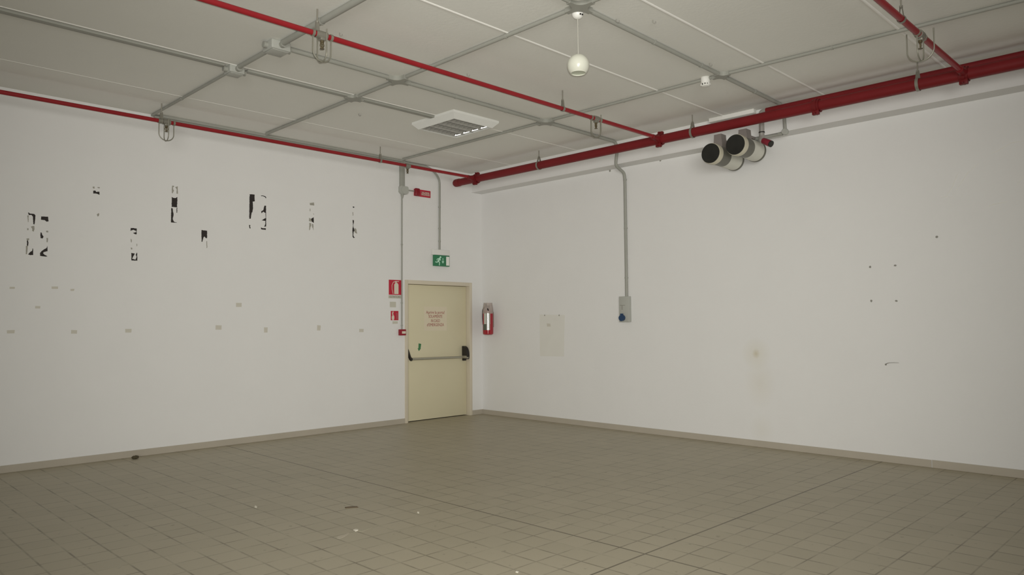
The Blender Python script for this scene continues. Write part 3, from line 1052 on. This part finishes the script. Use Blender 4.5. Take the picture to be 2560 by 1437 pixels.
# sprinkler heads
def sprinkler(name, label, x, y, pr, cage, group, rot=0.0, dr=0.0):
    t = thing(name, label, 'sprinkler', (x, y, PZ), group)
    b_ = bmnew()
    add_ring(b_, (x, y, PZ), (1, 0, 0), pr - 0.001, pr + 0.010, 0.075, 20)
    add_box(b_, (x - 0.022, y - 0.022, PZ - pr - 0.022), (x + 0.022, y + 0.022, PZ - pr + 0.004), 0.005)
    obj('tee_clamp', b_, M_STEEL, t)
    b_ = bmnew()
    zt = PZ - pr - 0.02
    add_lathe(b_, [(0.015, 0), (0.015, 0.016), (0.010, 0.02), (0.008, 0.028)], (x, y, zt), (0, 0, -1), 12)
    for s in (-1, 1):
        add_tube(b_, bend([(x + 0.010 * s, y, zt - 0.018), (x + 0.017 * s, y, zt - 0.036), (x + 0.004 * s, y, zt - 0.062)], 0.02), 0.0042, 8)
    add_tube(b_, [(x, y, zt - 0.018), (x, y, zt - 0.064)], 0.0055, 8)
    obj('head_body', b_, M_BRASS, t)
    b_ = bmnew()
    add_lathe(b_, [(0.0, 0), (0.018, 0.0), (0.016, 0.003), (0.0, 0.003)], (x, y, zt - 0.064), (0, 0, -1), 14, close=False)
    obj('deflector', b_, M_BRASS, t)
    if cage:
        R, D = 0.078, 0.205
        for k, (rx, up) in enumerate(((rot, 0.0), (rot + PI / 2, 0.03))):
            dx, dy = math.cos(rx), math.sin(rx)
            RR = R + (dr if k == 1 else 0)
            zz = 0.0 if k == 0 else 0.004
            pts = [(x - dx * RR, y - dy * RR, PZ - (pr if k == 0 else 0) + up)]
            n = 16
            for i in range(n + 1):
                a = PI + PI * i / n
                pts.append((x + dx * RR * math.cos(a), y + dy * RR * math.cos(a), PZ - D + RR * 0.95 + RR * 0.95 * math.sin(a) - zz))
            pts.append((x + dx * RR, y + dy * RR, PZ - (pr if k == 0 else 0) + up))
            b_ = bmnew()
            add_tube(b_, pts, 0.0052, 8)
            obj('cage_wire', b_, M_WIRE, t)
        for s in (-1, 1):
            b_ = bmnew()
            c = (x + s * R, y, PZ)
            add_ring(b_, c, (1, 0, 0), pr - 0.001, pr + 0.005, 0.02, 18)
            obj('cage_clamp', b_, M_WIRE, t)
    return t


G_S = 'caged sprinkler heads on the thin red pipes'
sprinkler('fire_sprinkler', 'caged sprinkler head on the red pipe along the left wall', -5.145, BRY[0], 0.0215, True, G_S, 0.0, -0.012)
sprinkler('fire_sprinkler', 'large caged sprinkler head nearest the camera on the mid-room pipe', -5.195, BRY[1], 0.0215, True, G_S, 0.0, -0.01)
sprinkler('fire_sprinkler', 'caged sprinkler head on the mid-room pipe close to the thick main', -1.835, BRY[1], 0.0215, True, G_S, 0.0, -0.008)
sprinkler('fire_sprinkler', 'caged sprinkler head on the red pipe in the upper right corner', -1.857, BRY[2], 0.0235, True, G_S, 0.0, 0.018)
sprinkler('fire_sprinkler', 'bare sprinkler head without cage on the left wall pipe above the door', -1.885, BRY[0], 0.0215, False, None)

# ------------------------------------------------------------------ square fluorescent lamp
lx0, lx1, ly0, ly1 = -2.765, -2.055, -2.545, -1.775
LZ = H - 0.085
lamp = thing('ceiling_lamp', 'square white louvred fluorescent lamp on the ceiling', 'ceiling lamp', ((lx0 + lx1) / 2, (ly0 + ly1) / 2, H))
b = bmnew()
rim = 0.068
o8 = [(lx0, ly0), (lx1, ly0), (lx1, ly1), (lx0, ly1)]
i8 = [(lx0 + rim, ly0 + rim), (lx1 - rim, ly0 + rim), (lx1 - rim, ly1 - rim), (lx0 + rim, ly1 - rim)]
vt = [b.verts.new((x, y, H)) for x, y in o8]
vm = [b.verts.new((x, y, LZ + 0.060)) for x, y in o8]
vb = [b.verts.new((x + (0.057 if x < -2.4 else -0.057), y + (0.057 if y < -2.1 else -0.057), LZ)) for x, y in o8]
vi = [b.verts.new((x, y, LZ + 0.004)) for x, y in i8]
vu = [b.verts.new((x, y, H - 0.012)) for x, y in i8]
for A, B in ((vt, vm), (vm, vb), (vb, vi), (vi, vu)):
    for i in range(4):
        b.faces.new((A[i], A[(i + 1) % 4], B[(i + 1) % 4], B[i]))
b.faces.new(vu)
b.faces.new(list(reversed(vt)))
obj('lamp_housing', b, M_WHITE_M, lamp)
ix0, iy0 = i8[0]
ix1, iy1 = i8[2]
cw = (iy1 - iy0) / 4
for q in range(4):
    ya, yb = iy0 + cw * q + 0.006, iy0 + cw * (q + 1) - 0.006
    b = bmnew()
    n = 8
    top, bot = [], []
    for i in range(n + 1):
        f = i / n
        y = ya + (yb - ya) * f
        z = LZ + 0.008 + 0.058 * (1 - (2 * f - 1) ** 2)
        top.append((y, z))
    va = [[b.verts.new((x, y, z)) for y, z in top] for x in (ix0 + 0.004, ix1 - 0.004)]
    for i in range(n):
        b.faces.new((va[0][i], va[0][i + 1], va[1][i + 1], va[1][i]))
    obj('reflector', b, M_LOUVRE, lamp)
    b = bmnew()
    yc = (ya + yb) / 2
    add_tube(b, [(ix0 + 0.02, yc, LZ + 0.044), (ix1 - 0.02, yc, LZ + 0.044)], 0.012, 10)
    obj('tube_lamp', b, M_WHITE_M, lamp)
    for k in range(1, 9):
        x = ix0 + (ix1 - ix0) * k / 9.0
        b = bmnew()
        pts = [(x, ya, LZ + 0.010), (x, yb, LZ + 0.010), (x, yb - cw * 0.25, LZ + 0.034), (x, ya + cw * 0.25, LZ + 0.034)]
        add_prism(b, pts, (0.004, 0, 0))
        obj('cross_blade', b, M_LOUVRE, lamp, smooth=False)
    # polished end plate, leaning so that it throws the flash back
    b = bmnew()
    to_cam = (CAM + Uv * 0.05 - Vector((ix1 - 0.02, yc, LZ + 0.02))).normalized()
    sx = frame_of(to_cam)
    e1 = Vector((0, 1, 0)) - to_cam * to_cam.y
    e1.normalize()
    e2 = to_cam.cross(e1)
    c = Vector((ix1 - 0.045, yc - 0.005, LZ + 0.024))
    quad = [c + e1 * a_ + e2 * d_ for a_, d_ in ((-0.040, 0.011), (0.040, 0.011), (0.012, -0.018), (-0.012, -0.018))]
    add_prism(b, quad, -to_cam * 0.003)
    obj('end_reflector', b, M_MIRROR, lamp, smooth=False)

# ------------------------------------------------------------------ pendant globe and detectors
pd = thing('pendant_lamp', 'white globe pendant lamp hanging from the ceiling on a thin cord', 'pendant lamp', (HX, HY, H))
b = bmnew()
add_lathe(b, [(0.0, 0.0), (0.014, 0.001), (0.028, 0.007), (0.039, 0.018), (0.046, 0.033), (0.048, 0.050), (0.047, 0.076)], (HX, HY, H - 0.076), (0, 0, 1), 28)
can = obj('canopy', b, M_WHITE, pd)
for da in (20, 42):
    b = bmnew()
    an = math.radians(225 + da)
    c = Vector((HX + 0.0462 * math.cos(an), HY + 0.0462 * math.sin(an), H - 0.054))
    add_lathe(b, [(0.0, 0.0), (0.0065, 0.0), (0.0065, 0.006), (0, 0.006)], c, (math.cos(an), math.sin(an), -0.2), 10, close=False)
    obj('screw_hole', b, M_BLACK, can)
GZ, GR = 3.424, 0.0855
b = bmnew()
add_tube(b, [(HX, HY, H - 0.076), (HX, HY, GZ + GR - 0.004)], 0.0028, 8)
obj('cord', b, M_COND_L, pd)
prof = []
for i in range(17):
    a = PI / 2 - (PI / 2 + math.radians(46)) * i / 16
    prof.append((max(0.0, GR * math.cos(a)), GR * math.sin(a) * (1.02 if a > 0 else 1.0)))
inn = [(max(0.0, (r - 0.004)), h) for r, h in reversed(prof[2:])]
b = bmnew()
add_lathe(b, prof + inn[:1] + [(inn[0][0], inn[0][1] + 0.010)], (HX, HY, GZ), (0, 0, 1), 48, close=False)
obj('globe_shade', b, M_OPAL, pd)
b = bmnew()
add_lathe(b, [(0.0, 0.014), (0.03, 0.012), (prof[-1][0] - 0.003, 0.006), (prof[-1][0] - 0.003, 0.014)], (HX, HY, GZ + prof[-1][1]), (0, 0, 1), 40, close=False)
obj('diffuser', b, M_OPAL_IN, pd)

# round white base on the ceiling, cut by the picture top
b = bmnew()
add_lathe(b, [(0.105, 0.0), (0.105, 0.022), (0.094, 0.040), (0.05, 0.047), (0.0, 0.047)], (-4.045, -5.455, H), (0, 0, -1), 36, close=False)
tag(obj('ceiling_rose', b, M_WHITE, None, (-4.045, -5.455, H)), 'round white ceiling base at the top edge above the pendant lamp', 'ceiling rose')

sd = thing('smoke_detector', 'small white cylindrical smoke detector on the ceiling right of the pendant', 'smoke detector', (-1.665, -5.085, H))
b = bmnew()
add_lathe(b, [(0.046, 0.0), (0.046, 0.035), (0.043, 0.062)], (-1.665, -5.085, H), (0, 0, -1), 28)
obj('detector_body', b, M_WHITE, sd)
b = bmnew()
add_lathe(b, [(0.036, 0.062), (0.034, 0.078)], (-1.665, -5.085, H), (0, 0, -1), 24)
obj('chamber', b, M_BLACK, sd)
b = bmnew()
add_lathe(b, [(0.040, 0.078), (0.034, 0.088), (0.0, 0.092)], (-1.665, -5.085, H), (0, 0, -1), 24)
for k in range(10):
    a = k * PI / 5 + 0.1
    if k in (4, 9):
        continue
    add_box(b, (-1.665 + 0.039 * math.cos(a) - 0.006, -5.085 + 0.039 * math.sin(a) - 0.006, H - 0.08), (-1.665 + 0.039 * math.cos(a) + 0.006, -5.085 + 0.039 * math.sin(a) + 0.006, H - 0.061))
obj('end_cap', b, M_WHITE, sd)

# ------------------------------------------------------------------ spotlights under the beam
rail_a, rail_b = on_right(1771, 300, -0.245), on_right(1884, 276, -0.245)
b = bmnew()
add_box(b, (-0.325, rail_b.y - 0.04, H - 0.048), (-0.262, rail_a.y - 0.05, H), 0.004)
tag(obj('light_rail', b, M_WHITE, None, (-0.25, (rail_a.y + rail_b.y) / 2, 3.84)), 'white rail on the beam above the two spotlights', 'rail')


def spotlight(label, y, z, xf, xb, r):
    t = thing('spotlight', label, 'spotlight', (-0.2, y, BEAM_Z), 'black-faced spotlights under the beam')
    ln = xb - xf
    b_ = bmnew()
    add_lathe(b_, [(r, 0.0), (r * 1.02, 0.01), (r * 1.02, 0.075), (r * 0.95, 0.085)], (xf, y, z), (1, 0, 0), 40)
    obj('front_ring', b_, M_SPOTBODY, t)
    b_ = bmnew()
    add_lathe(b_, [(r * 0.97, -0.004), (r * 0.96, -0.012), (r * 0.5, -0.018), (0, -0.02)], (xf, y, z), (1, 0, 0), 40)
    obj('lens', b_, M_LENS, t)
    b_ = bmnew()
    add_lathe(b_, [(r * 0.95, 0.085), (r * 0.95, ln * 0.50)], (xf, y, z), (1, 0, 0), 40)
    obj('shadow_band', b_, M_SPOTDARK, t)  # shadow behind the front ring, put in as a dark grey section
    b_ = bmnew()
    add_lathe(b_, [(r * 0.95, ln * 0.50), (r * 0.97, ln * 0.62), (r * 1.0, ln - 0.02)], (xf, y, z), (1, 0, 0), 40)
    obj('barrel', b_, M_BARREL, t)
    b_ = bmnew()
    add_lathe(b_, [(r * 1.0, ln - 0.02), (r * 1.05, ln - 0.012), (r * 1.05, ln + 0.008), (r * 0.9, ln + 0.03)], (xf, y, z), (1, 0, 0), 40)
    obj('rear_ring', b_, M_SPOTDARK, t)
    b_ = bmnew()
    x = xf + 0.16
    add_prism(b_, [(x, y - 0.055, z + r * 0.82), (x, y + 0.055, z + r * 0.82), (x, y + 0.045, MZ - MR + 0.008), (x, y - 0.045, MZ - MR + 0.008)], (0.11, 0, 0))
    add_box(b_, (x + 0.06, y - 0.03, BEAM_Z - 0.03), (-BEAM_D + 0.05, y + 0.03, BEAM_Z), 0.003)
    obj('bracket', b_, M_BRACKET, t)
    return t


spotlight('left one of two black-faced spotlights under the beam', -4.545, 3.360, -0.645, -0.10, 0.116)
spotlight('right one of two black-faced spotlights, next to the steel pipe elbow', -4.852, 3.405, -0.645, -0.17, 0.116)

# second red pipe behind the main, ending in a steel drop with a maroon cap
dx, dy, dz = -0.42, -5.05, 3.775
dp = thing('auxiliary_pipe', 'second red pipe behind the fire main, ending in a steel drop with maroon cap', 'pipe', (dx, dy, dz), 'red fire pipes')
b = bmnew()
add_tube(b, [(dx, dy - 0.06, dz), (dx, -14.5, dz)], 0.033, 22)
obj('pipe', b, M_MAIN, dp)
e2_ = on_right(1909, 352, -0.44)
e3_ = on_right(1925, 358.5, -0.46)
b = bmnew()
add_tube(b, bend([(dx, dy - 0.065, dz), (dx, dy, dz), (dx, dy, e2_.z + 0.055), (e2_.x, e2_.y + 0.030, e2_.z + 0.008), tuple(e2_)], 0.05), 0.0295, 18)
obj('steel_tube', b, M_CHROME, dp)
b = bmnew()
add_ring(b, (dx, dy, 3.545), (0, 0, 1), 0.029, 0.033, 0.012, 18)
obj('collar', b, M_BLACK, dp)
dirv = (e3_ - e2_).normalized()
b = bmnew()
add_lathe(b, [(0.030, -0.01), (0.034, 0.0), (0.036, 0.10), (0.034, 0.105)], e2_, dirv, 22)
obj('cap_sleeve', b, M_MAROON, dp)
b = bmnew()
add_lathe(b, [(0.0355, 0.105), (0.0355, 0.118), (0.0, 0.122)], e2_, dirv, 22)
obj('cap_end', b, M_BLACK, dp)
# ------------------------------------------------------------------ tape remains on the left wall
def tape_strip(label, off, sc, black, grey=()):
    """ragged scraps of torn tape: outlines read on the wall"""
    allp = [on_left(off[0] + x * sc, off[1] + y * sc) for fr in list(black) + list(grey) for x, y in fr]
    c = sum(allp, Vector()) / len(allp)
    t = thing('tape_strip', label, 'tape remains', (c.x, 0, c.z), 'torn black tape strips on the left wall')
    for frs, m in ((black, M_TAPE), (grey, M_TAPE_G)):
        for fr in frs:
            b_ = bmnew()
            px = [(off[0] + x * sc, off[1] + y * sc) for x, y in fr]
            rag = []
            for (xa, ya), (xb, yb) in zip(px, px[1:] + px[:1]):
                n_ = max(1, int(math.hypot(xb - xa, yb - ya) / 2.2))
                for i_ in range(n_):
                    f_ = i_ / n_
                    j_ = 0.0 if i_ == 0 else 0.38
                    rag.append(on_left(xa + (xb - xa) * f_ + random.uniform(-j_, j_), ya + (yb - ya) * f_ + random.uniform(-j_, j_)))
            add_prism(b_, rag, (0, -0.0012, 0))
            obj('scrap', b_, m, t, smooth=False)


A, SA = (40, 510), 0.10438
tape_strip('leftmost torn tape strip, two scraps shaped like brackets', A, SA,
           [[(285, 208), (305, 202), (330, 225), (440, 240), (465, 270), (455, 400), (440, 490), (415, 480), (405, 300), (365, 258), (305, 262)],
            [(285, 1205), (350, 1140), (385, 1120), (395, 1060), (410, 1070), (412, 1220), (340, 1225)],
            [(262, 880), (290, 870), (300, 930), (288, 1000), (265, 1000)]],
           [[(350, 540), (435, 520), (442, 600), (425, 660), (385, 640), (390, 590)], [(270, 275), (300, 265), (300, 420), (285, 440)],
            [(250, 825), (310, 820), (318, 850), (290, 870), (258, 880)], [(238, 1000), (282, 1000), (265, 1200), (235, 1200)], [(265, 580), (300, 580), (300, 625), (268, 625)]])
tape_strip('torn tape strip beside the leftmost, with a solid black scrap on top', A, SA,
           [[(600, 298), (770, 305), (778, 415), (735, 422), (690, 385), (598, 372)], [(585, 682), (610, 680), (630, 740), (660, 780), (635, 825), (585, 815)],
            [(575, 1170), (620, 1120), (700, 1070), (735, 1050), (750, 1000), (755, 1130), (660, 1150), (650, 1180), (675, 1205), (755, 1250), (720, 1258), (575, 1240)]],
           [[(720, 640), (770, 640), (772, 680), (725, 675)], [(728, 812), (765, 812), (762, 910), (735, 915)]])
B_, SB = (210, 450), 0.1531
tape_strip('small torn tape remains high on the wall, top left', B_, SB,
           [[(150, 175), (185, 172), (200, 195), (250, 190), (255, 240), (210, 222), (150, 218)]],
           [[(140, 108), (170, 105), (175, 135), (152, 138)], [(215, 115), (255, 115), (258, 135), (228, 132)], [(208, 562), (235, 540), (250, 550), (245, 580), (225, 597)]])
tape_strip('long torn tape strip, lower, black at both ends with a bare middle', B_, SB,
           [[(765, 780), (860, 790), (860, 885), (835, 885), (800, 865), (850, 850), (850, 828), (800, 812), (758, 830)],
            [(770, 1190), (828, 1200), (800, 1255), (785, 1285), (840, 1300), (858, 1260), (845, 1215), (865, 1180), (872, 1315), (775, 1312)]],
           [[(765, 955), (780, 980), (777, 1020), (765, 1010)], [(765, 1100), (790, 1110), (785, 1135), (768, 1130)], [(858, 1040), (868, 1040), (868, 1080), (860, 1080)]])
tape_strip('tall torn tape strip with a solid black block in its middle', B_, SB,
           [[(1435, 275), (1455, 290), (1500, 292), (1525, 275), (1520, 445), (1430, 440)],
            [(1425, 455), (1445, 460), (1462, 560), (1450, 640), (1470, 680), (1512, 690), (1512, 698), (1418, 690)],
            [(1512, 450), (1522, 450), (1522, 535), (1508, 530)]],
           [[(1437, 92), (1470, 95), (1470, 110), (1452, 118), (1455, 150), (1468, 168), (1450, 215), (1433, 212)], [(1490, 112), (1530, 102), (1533, 225), (1508, 218), (1515, 160), (1500, 132)]])
C_, SC = (490, 470), 0.12523
tape_strip('short torn black tape scrap with a forked lower edge', C_, SC,
           [[(108, 838), (222, 852), (220, 1000), (195, 1000), (168, 965), (150, 985), (125, 1075), (110, 1070)]],
           [[(205, 1060), (222, 1060), (224, 1190), (212, 1200)]])
tape_strip('solid black tape strip tapering downward, the largest black area', C_, SC,
           [[(1070, 122), (1170, 130), (1172, 265), (1132, 270), (1138, 400), (1125, 480), (1108, 495), (1092, 612), (1063, 612)], [(1060, 735), (1085, 740), (1078, 770), (1090, 805), (1070, 805)]])
tape_strip('ragged black tape strip right of the solid tapering one', C_, SC,
           [[(1365, 352), (1398, 352), (1398, 495), (1385, 495), (1370, 490), (1340, 470), (1310, 505), (1300, 465), (1345, 440)],
            [(1388, 496), (1398, 496), (1400, 600), (1390, 600)],
            [(1380, 601), (1400, 601), (1400, 765), (1360, 770), (1385, 715), (1383, 655), (1310, 645), (1350, 620)],
            [(1298, 785), (1325, 800), (1392, 800), (1392, 838), (1298, 822)],
            [(1295, 150), (1335, 148), (1385, 165), (1402, 188), (1395, 208), (1375, 178), (1335, 162), (1300, 162)]])
D_, SD = (760, 490), 0.08352
tape_strip('faint grey tape strip with one dark scrap in its lower half', D_, SD,
           [[(212, 680), (245, 660), (292, 635), (292, 805), (240, 770)]],
           [[(172, 205), (300, 190), (302, 285), (180, 270)], [(170, 380), (192, 380), (192, 450), (172, 455)], [(150, 650), (212, 680), (238, 770), (150, 750)],
            [(158, 800), (212, 812), (215, 890), (190, 930), (175, 1020), (153, 1020)], [(240, 830), (275, 835), (288, 1030), (240, 930)], [(275, 510), (300, 540), (290, 565)]])
tape_strip('thin dark tape trace nearest the door', D_, SD,
           [[(1455, 312), (1490, 315), (1517, 335), (1470, 357)], [(1455, 712), (1490, 722), (1492, 790), (1475, 860), (1482, 940), (1512, 1030), (1482, 1080), (1475, 1170), (1490, 1215), (1522, 1245), (1480, 1257), (1455, 1220), (1450, 1000), (1465, 900)]],
           [[(1453, 480), (1475, 490), (1472, 590), (1455, 580)], [(1512, 960), (1560, 980), (1592, 1130), (1530, 1100), (1505, 1060)]])

# small squares of aged tape
SQ = [(24, 717, 37, 722, 'pale tape mark at the far left edge, upper of two'), (129, 716, 145, 722, 'pale beige tape mark just below the leftmost torn strips'),
      (176, 722, 186, 727, 'tiny pale tape mark right of the one below the torn strips'), (88, 765, 101, 771, 'lone beige tape mark midway down at the left'),
      (17, 825, 37, 833, 'faint tape mark at the far left edge, lower of two'), (178, 825, 193, 834, 'beige tape square lowest at left, below the small top remains'),
      (313, 822, 329, 831, 'pinkish tape mark below the long lower torn strip'), (539, 813, 554, 824, 'beige tape square below the forked black scrap'),
      (590, 757, 604, 767, 'beige tape square highest of the right-hand row'), (660, 818, 669, 831, 'upright beige tape mark below the ragged black strip'),
      (793, 813, 802, 826, 'upright beige tape mark below the faint grey strip'), (898, 822, 909, 830, 'beige tape square nearest the door')]
for u0, v0, u1, v1, lb in SQ:
    b = bmnew()
    sk = random.uniform(-1.2, 1.2)
    add_prism(b, [on_left(u0, v0 + sk * 0.4), on_left(u1, v0 - sk * 0.3), on_left(u1 - abs(sk), v1), on_left(u0 + sk * 0.5, v1 + sk * 0.3)], (0, -0.001, 0))
    tag(obj('tape_square', b, M_BEIGE, None, on_left((u0 + u1) / 2, (v0 + v1) / 2), False), lb, 'tape', 'small aged tape marks on the left wall')

# ------------------------------------------------------------------ small marks on the right wall
b = bmnew()
add_prism(b, [on_right(1349, 786), on_right(1412, 787), on_right(1410, 891), on_right(1350, 890)], (-0.001, 0, 0))
tag(obj('wall_patch', b, M_GHOST, None, on_right(1381, 838), False), 'faint beige rectangular patch on the right wall left of the socket box', 'patch')
b = bmnew()
add_prism(b, [on_right(1367, 808), on_right(1376, 809), on_right(1377, 816), on_right(1368, 816)], (-0.0018, 0, 0))
tag(obj('tape_square', b, M_BEIGE, None, on_right(1372, 812), False), 'small beige tape square on the faint wall patch', 'tape')


def plug(label, u, v, w, h, cat='wall plug', group='grey wall plugs'):
    c = on_right(u, v)
    b_ = bmnew()
    n = 10
    add_prism(b_, [(0, c.y + w / 2 * math.cos(2 * PI * k / n) * random.uniform(.8, 1.1), c.z + h / 2 * math.sin(2 * PI * k / n) * random.uniform(.8, 1.1)) for k in range(n)], (-0.004, 0, 0))
    tag(obj('wall_plug', b_, M_MARK, None, c), label, cat, group)


plug('grey plug, top left of four in a square on the right wall', 2175.5, 667, 0.022, 0.026)
plug('grey plug, top right of four in a square on the right wall', 2238, 663.5, 0.028, 0.020)
plug('grey plug, bottom left of four in a square on the right wall', 2178.5, 752, 0.020, 0.026)
plug('grey plug, bottom right of four in a square on the right wall', 2241, 752, 0.026, 0.022)
plug('tiny hole at the upper left of the faint wall patch', 1362, 788, 0.018, 0.026)
plug('tiny hole at the upper right of the faint wall patch', 1398, 788, 0.018, 0.026)
plug('grey plug under the beam left of the conduit bend', 1525, 426, 0.03, 0.045)
plug('grey plug under the beam right of the conduit bend', 1651, 400, 0.03, 0.04)
plug('faint lone grey plug below the plaster repair lines', 2342, 592, 0.026, 0.024)
hk = thing('bent_wire', 'thin bent dark wire sticking out of the right wall', 'wire', on_right(2215, 910))
b = bmnew()
add_tube(b, [on_right(2213, 911.5, -0.003), on_right(2217, 908.5, -0.012), on_right(2224, 906.6, -0.02), on_right(2235, 906.2, -0.024), on_right(2247, 906.8, -0.026)], [0.0045, 0.004, 0.0025, 0.0022, 0.0018], 8)
obj('wire', b, M_MARK, hk)
b = bmnew()
c = on_right(2214.5, 911)
add_lathe(b, [(0.010, 0), (0.008, 0.006), (0.0, 0.008)], c, (-1, 0, 0), 10)
obj('plug', b, M_MARK, hk)

# small hooks left in the ceiling
for u, v, lb in ((1541, 47, 'small grey ceiling hook right of the pendant canopy, nearer one'), (1632, 50, 'small dark ceiling stub right of the pendant canopy, farther one'),
                 (1774, 158, 'small grey ceiling hook just above the smoke detector'), (1168, 184, 'small grey ceiling hook just above the mid-room red pipe'),
                 (897, 284, 'small grey ceiling mark between the square lamp and the left wall'), (849, 82, 'small grey ceiling hook right of the nearest sprinkler cage')):
    c = on_ceil(u, v)
    b = bmnew()
    add_tube(b, bend([(c.x, c.y, H), (c.x, c.y, H - 0.022), (c.x + 0.014, c.y - 0.014, H - 0.028), (c.x + 0.016, c.y - 0.016, H - 0.012)], 0.008), 0.0045, 8)
    tag(obj('ceiling_hook', b, M_MARK, None, c), lb, 'hook', 'small hooks in the ceiling')

# ------------------------------------------------------------------ litter on the floor
c = on_floor(338, 1147)
b = bmnew()
bmesh.ops.create_icosphere(b, subdivisions=3, radius=0.032, matrix=Matrix.Translation((c.x, c.y, 0.018)) @ Matrix.Diagonal((1.15, 0.8, 0.6, 1)))
for v_ in b.verts:
    v_.co += Vector((random.uniform(-1, 1), random.uniform(-1, 1), random.uniform(-1, 1))) * 0.0035
    v_.co.z = max(v_.co.z, 0.0005)
tag(obj('debris_clump', b, M_DIRT, None, (c.x, c.y, 0)), 'dark clump of debris on the floor against the left baseboard', 'debris')


def flat(name, label, cat, pts, m, t=0.0012, group=None):
    P = [on_floor(u, v) for u, v in pts]
    c_ = sum(P, Vector()) / len(P)
    b_ = bmnew()
    add_prism(b_, P, (0, 0, t))
    return tag(obj(name, b_, m, None, c_, False), label, cat, group)


flat('plaster_smear', 'long pale smear on the floor tiles, lower centre', 'smear', [(842, 1345), (846, 1340), (858, 1337), (871, 1332), (874, 1333), (862, 1341), (850, 1346)], M_SMEAR)
flat('plaster_smear', 'thin trailing pale smear right of the white scrap on the floor', 'smear', [(893, 1327), (905, 1323), (920, 1320), (944, 1312), (922, 1322), (905, 1329)], mat('thin_smear', (0.44, 0.40, 0.31), rough=0.8, var=0.1))
flat('paper_scrap', 'small white scrap lying on the pale floor smear', 'scrap', [(883, 1325), (889, 1323), (896, 1324), (895, 1326.5), (888, 1328)], M_SCRAP, 0.004, 'white scraps on the floor')
flat('paper_scrap', 'tiny white scrap on the floor left of the pale smear', 'scrap', [(636, 1268), (638, 1264), (643, 1267), (642, 1270)], M_SCRAP, 0.004, 'white scraps on the floor')
flat('paper_scrap', 'tiny white scrap on the floor right of the pale smear', 'scrap', [(1043, 1282), (1044, 1279), (1048, 1280.5), (1047.5, 1283)], M_SCRAP, 0.004, 'white scraps on the floor')
flat('paper_scrap', 'tiny white scrap at the bottom edge of the floor', 'scrap', [(1289, 1430), (1291, 1427.5), (1297, 1429), (1295, 1432)], M_SCRAP, 0.003, 'white scraps on the floor')
flat('twig', 'short dark sliver on the floor above the pale smear', 'twig', [(862, 1268), (880, 1266), (893, 1266), (896, 1269), (880, 1269.5), (864, 1271)], mat('dark_sliver', (0.16, 0.12, 0.075), rough=0.8, var=0.2), 0.003)
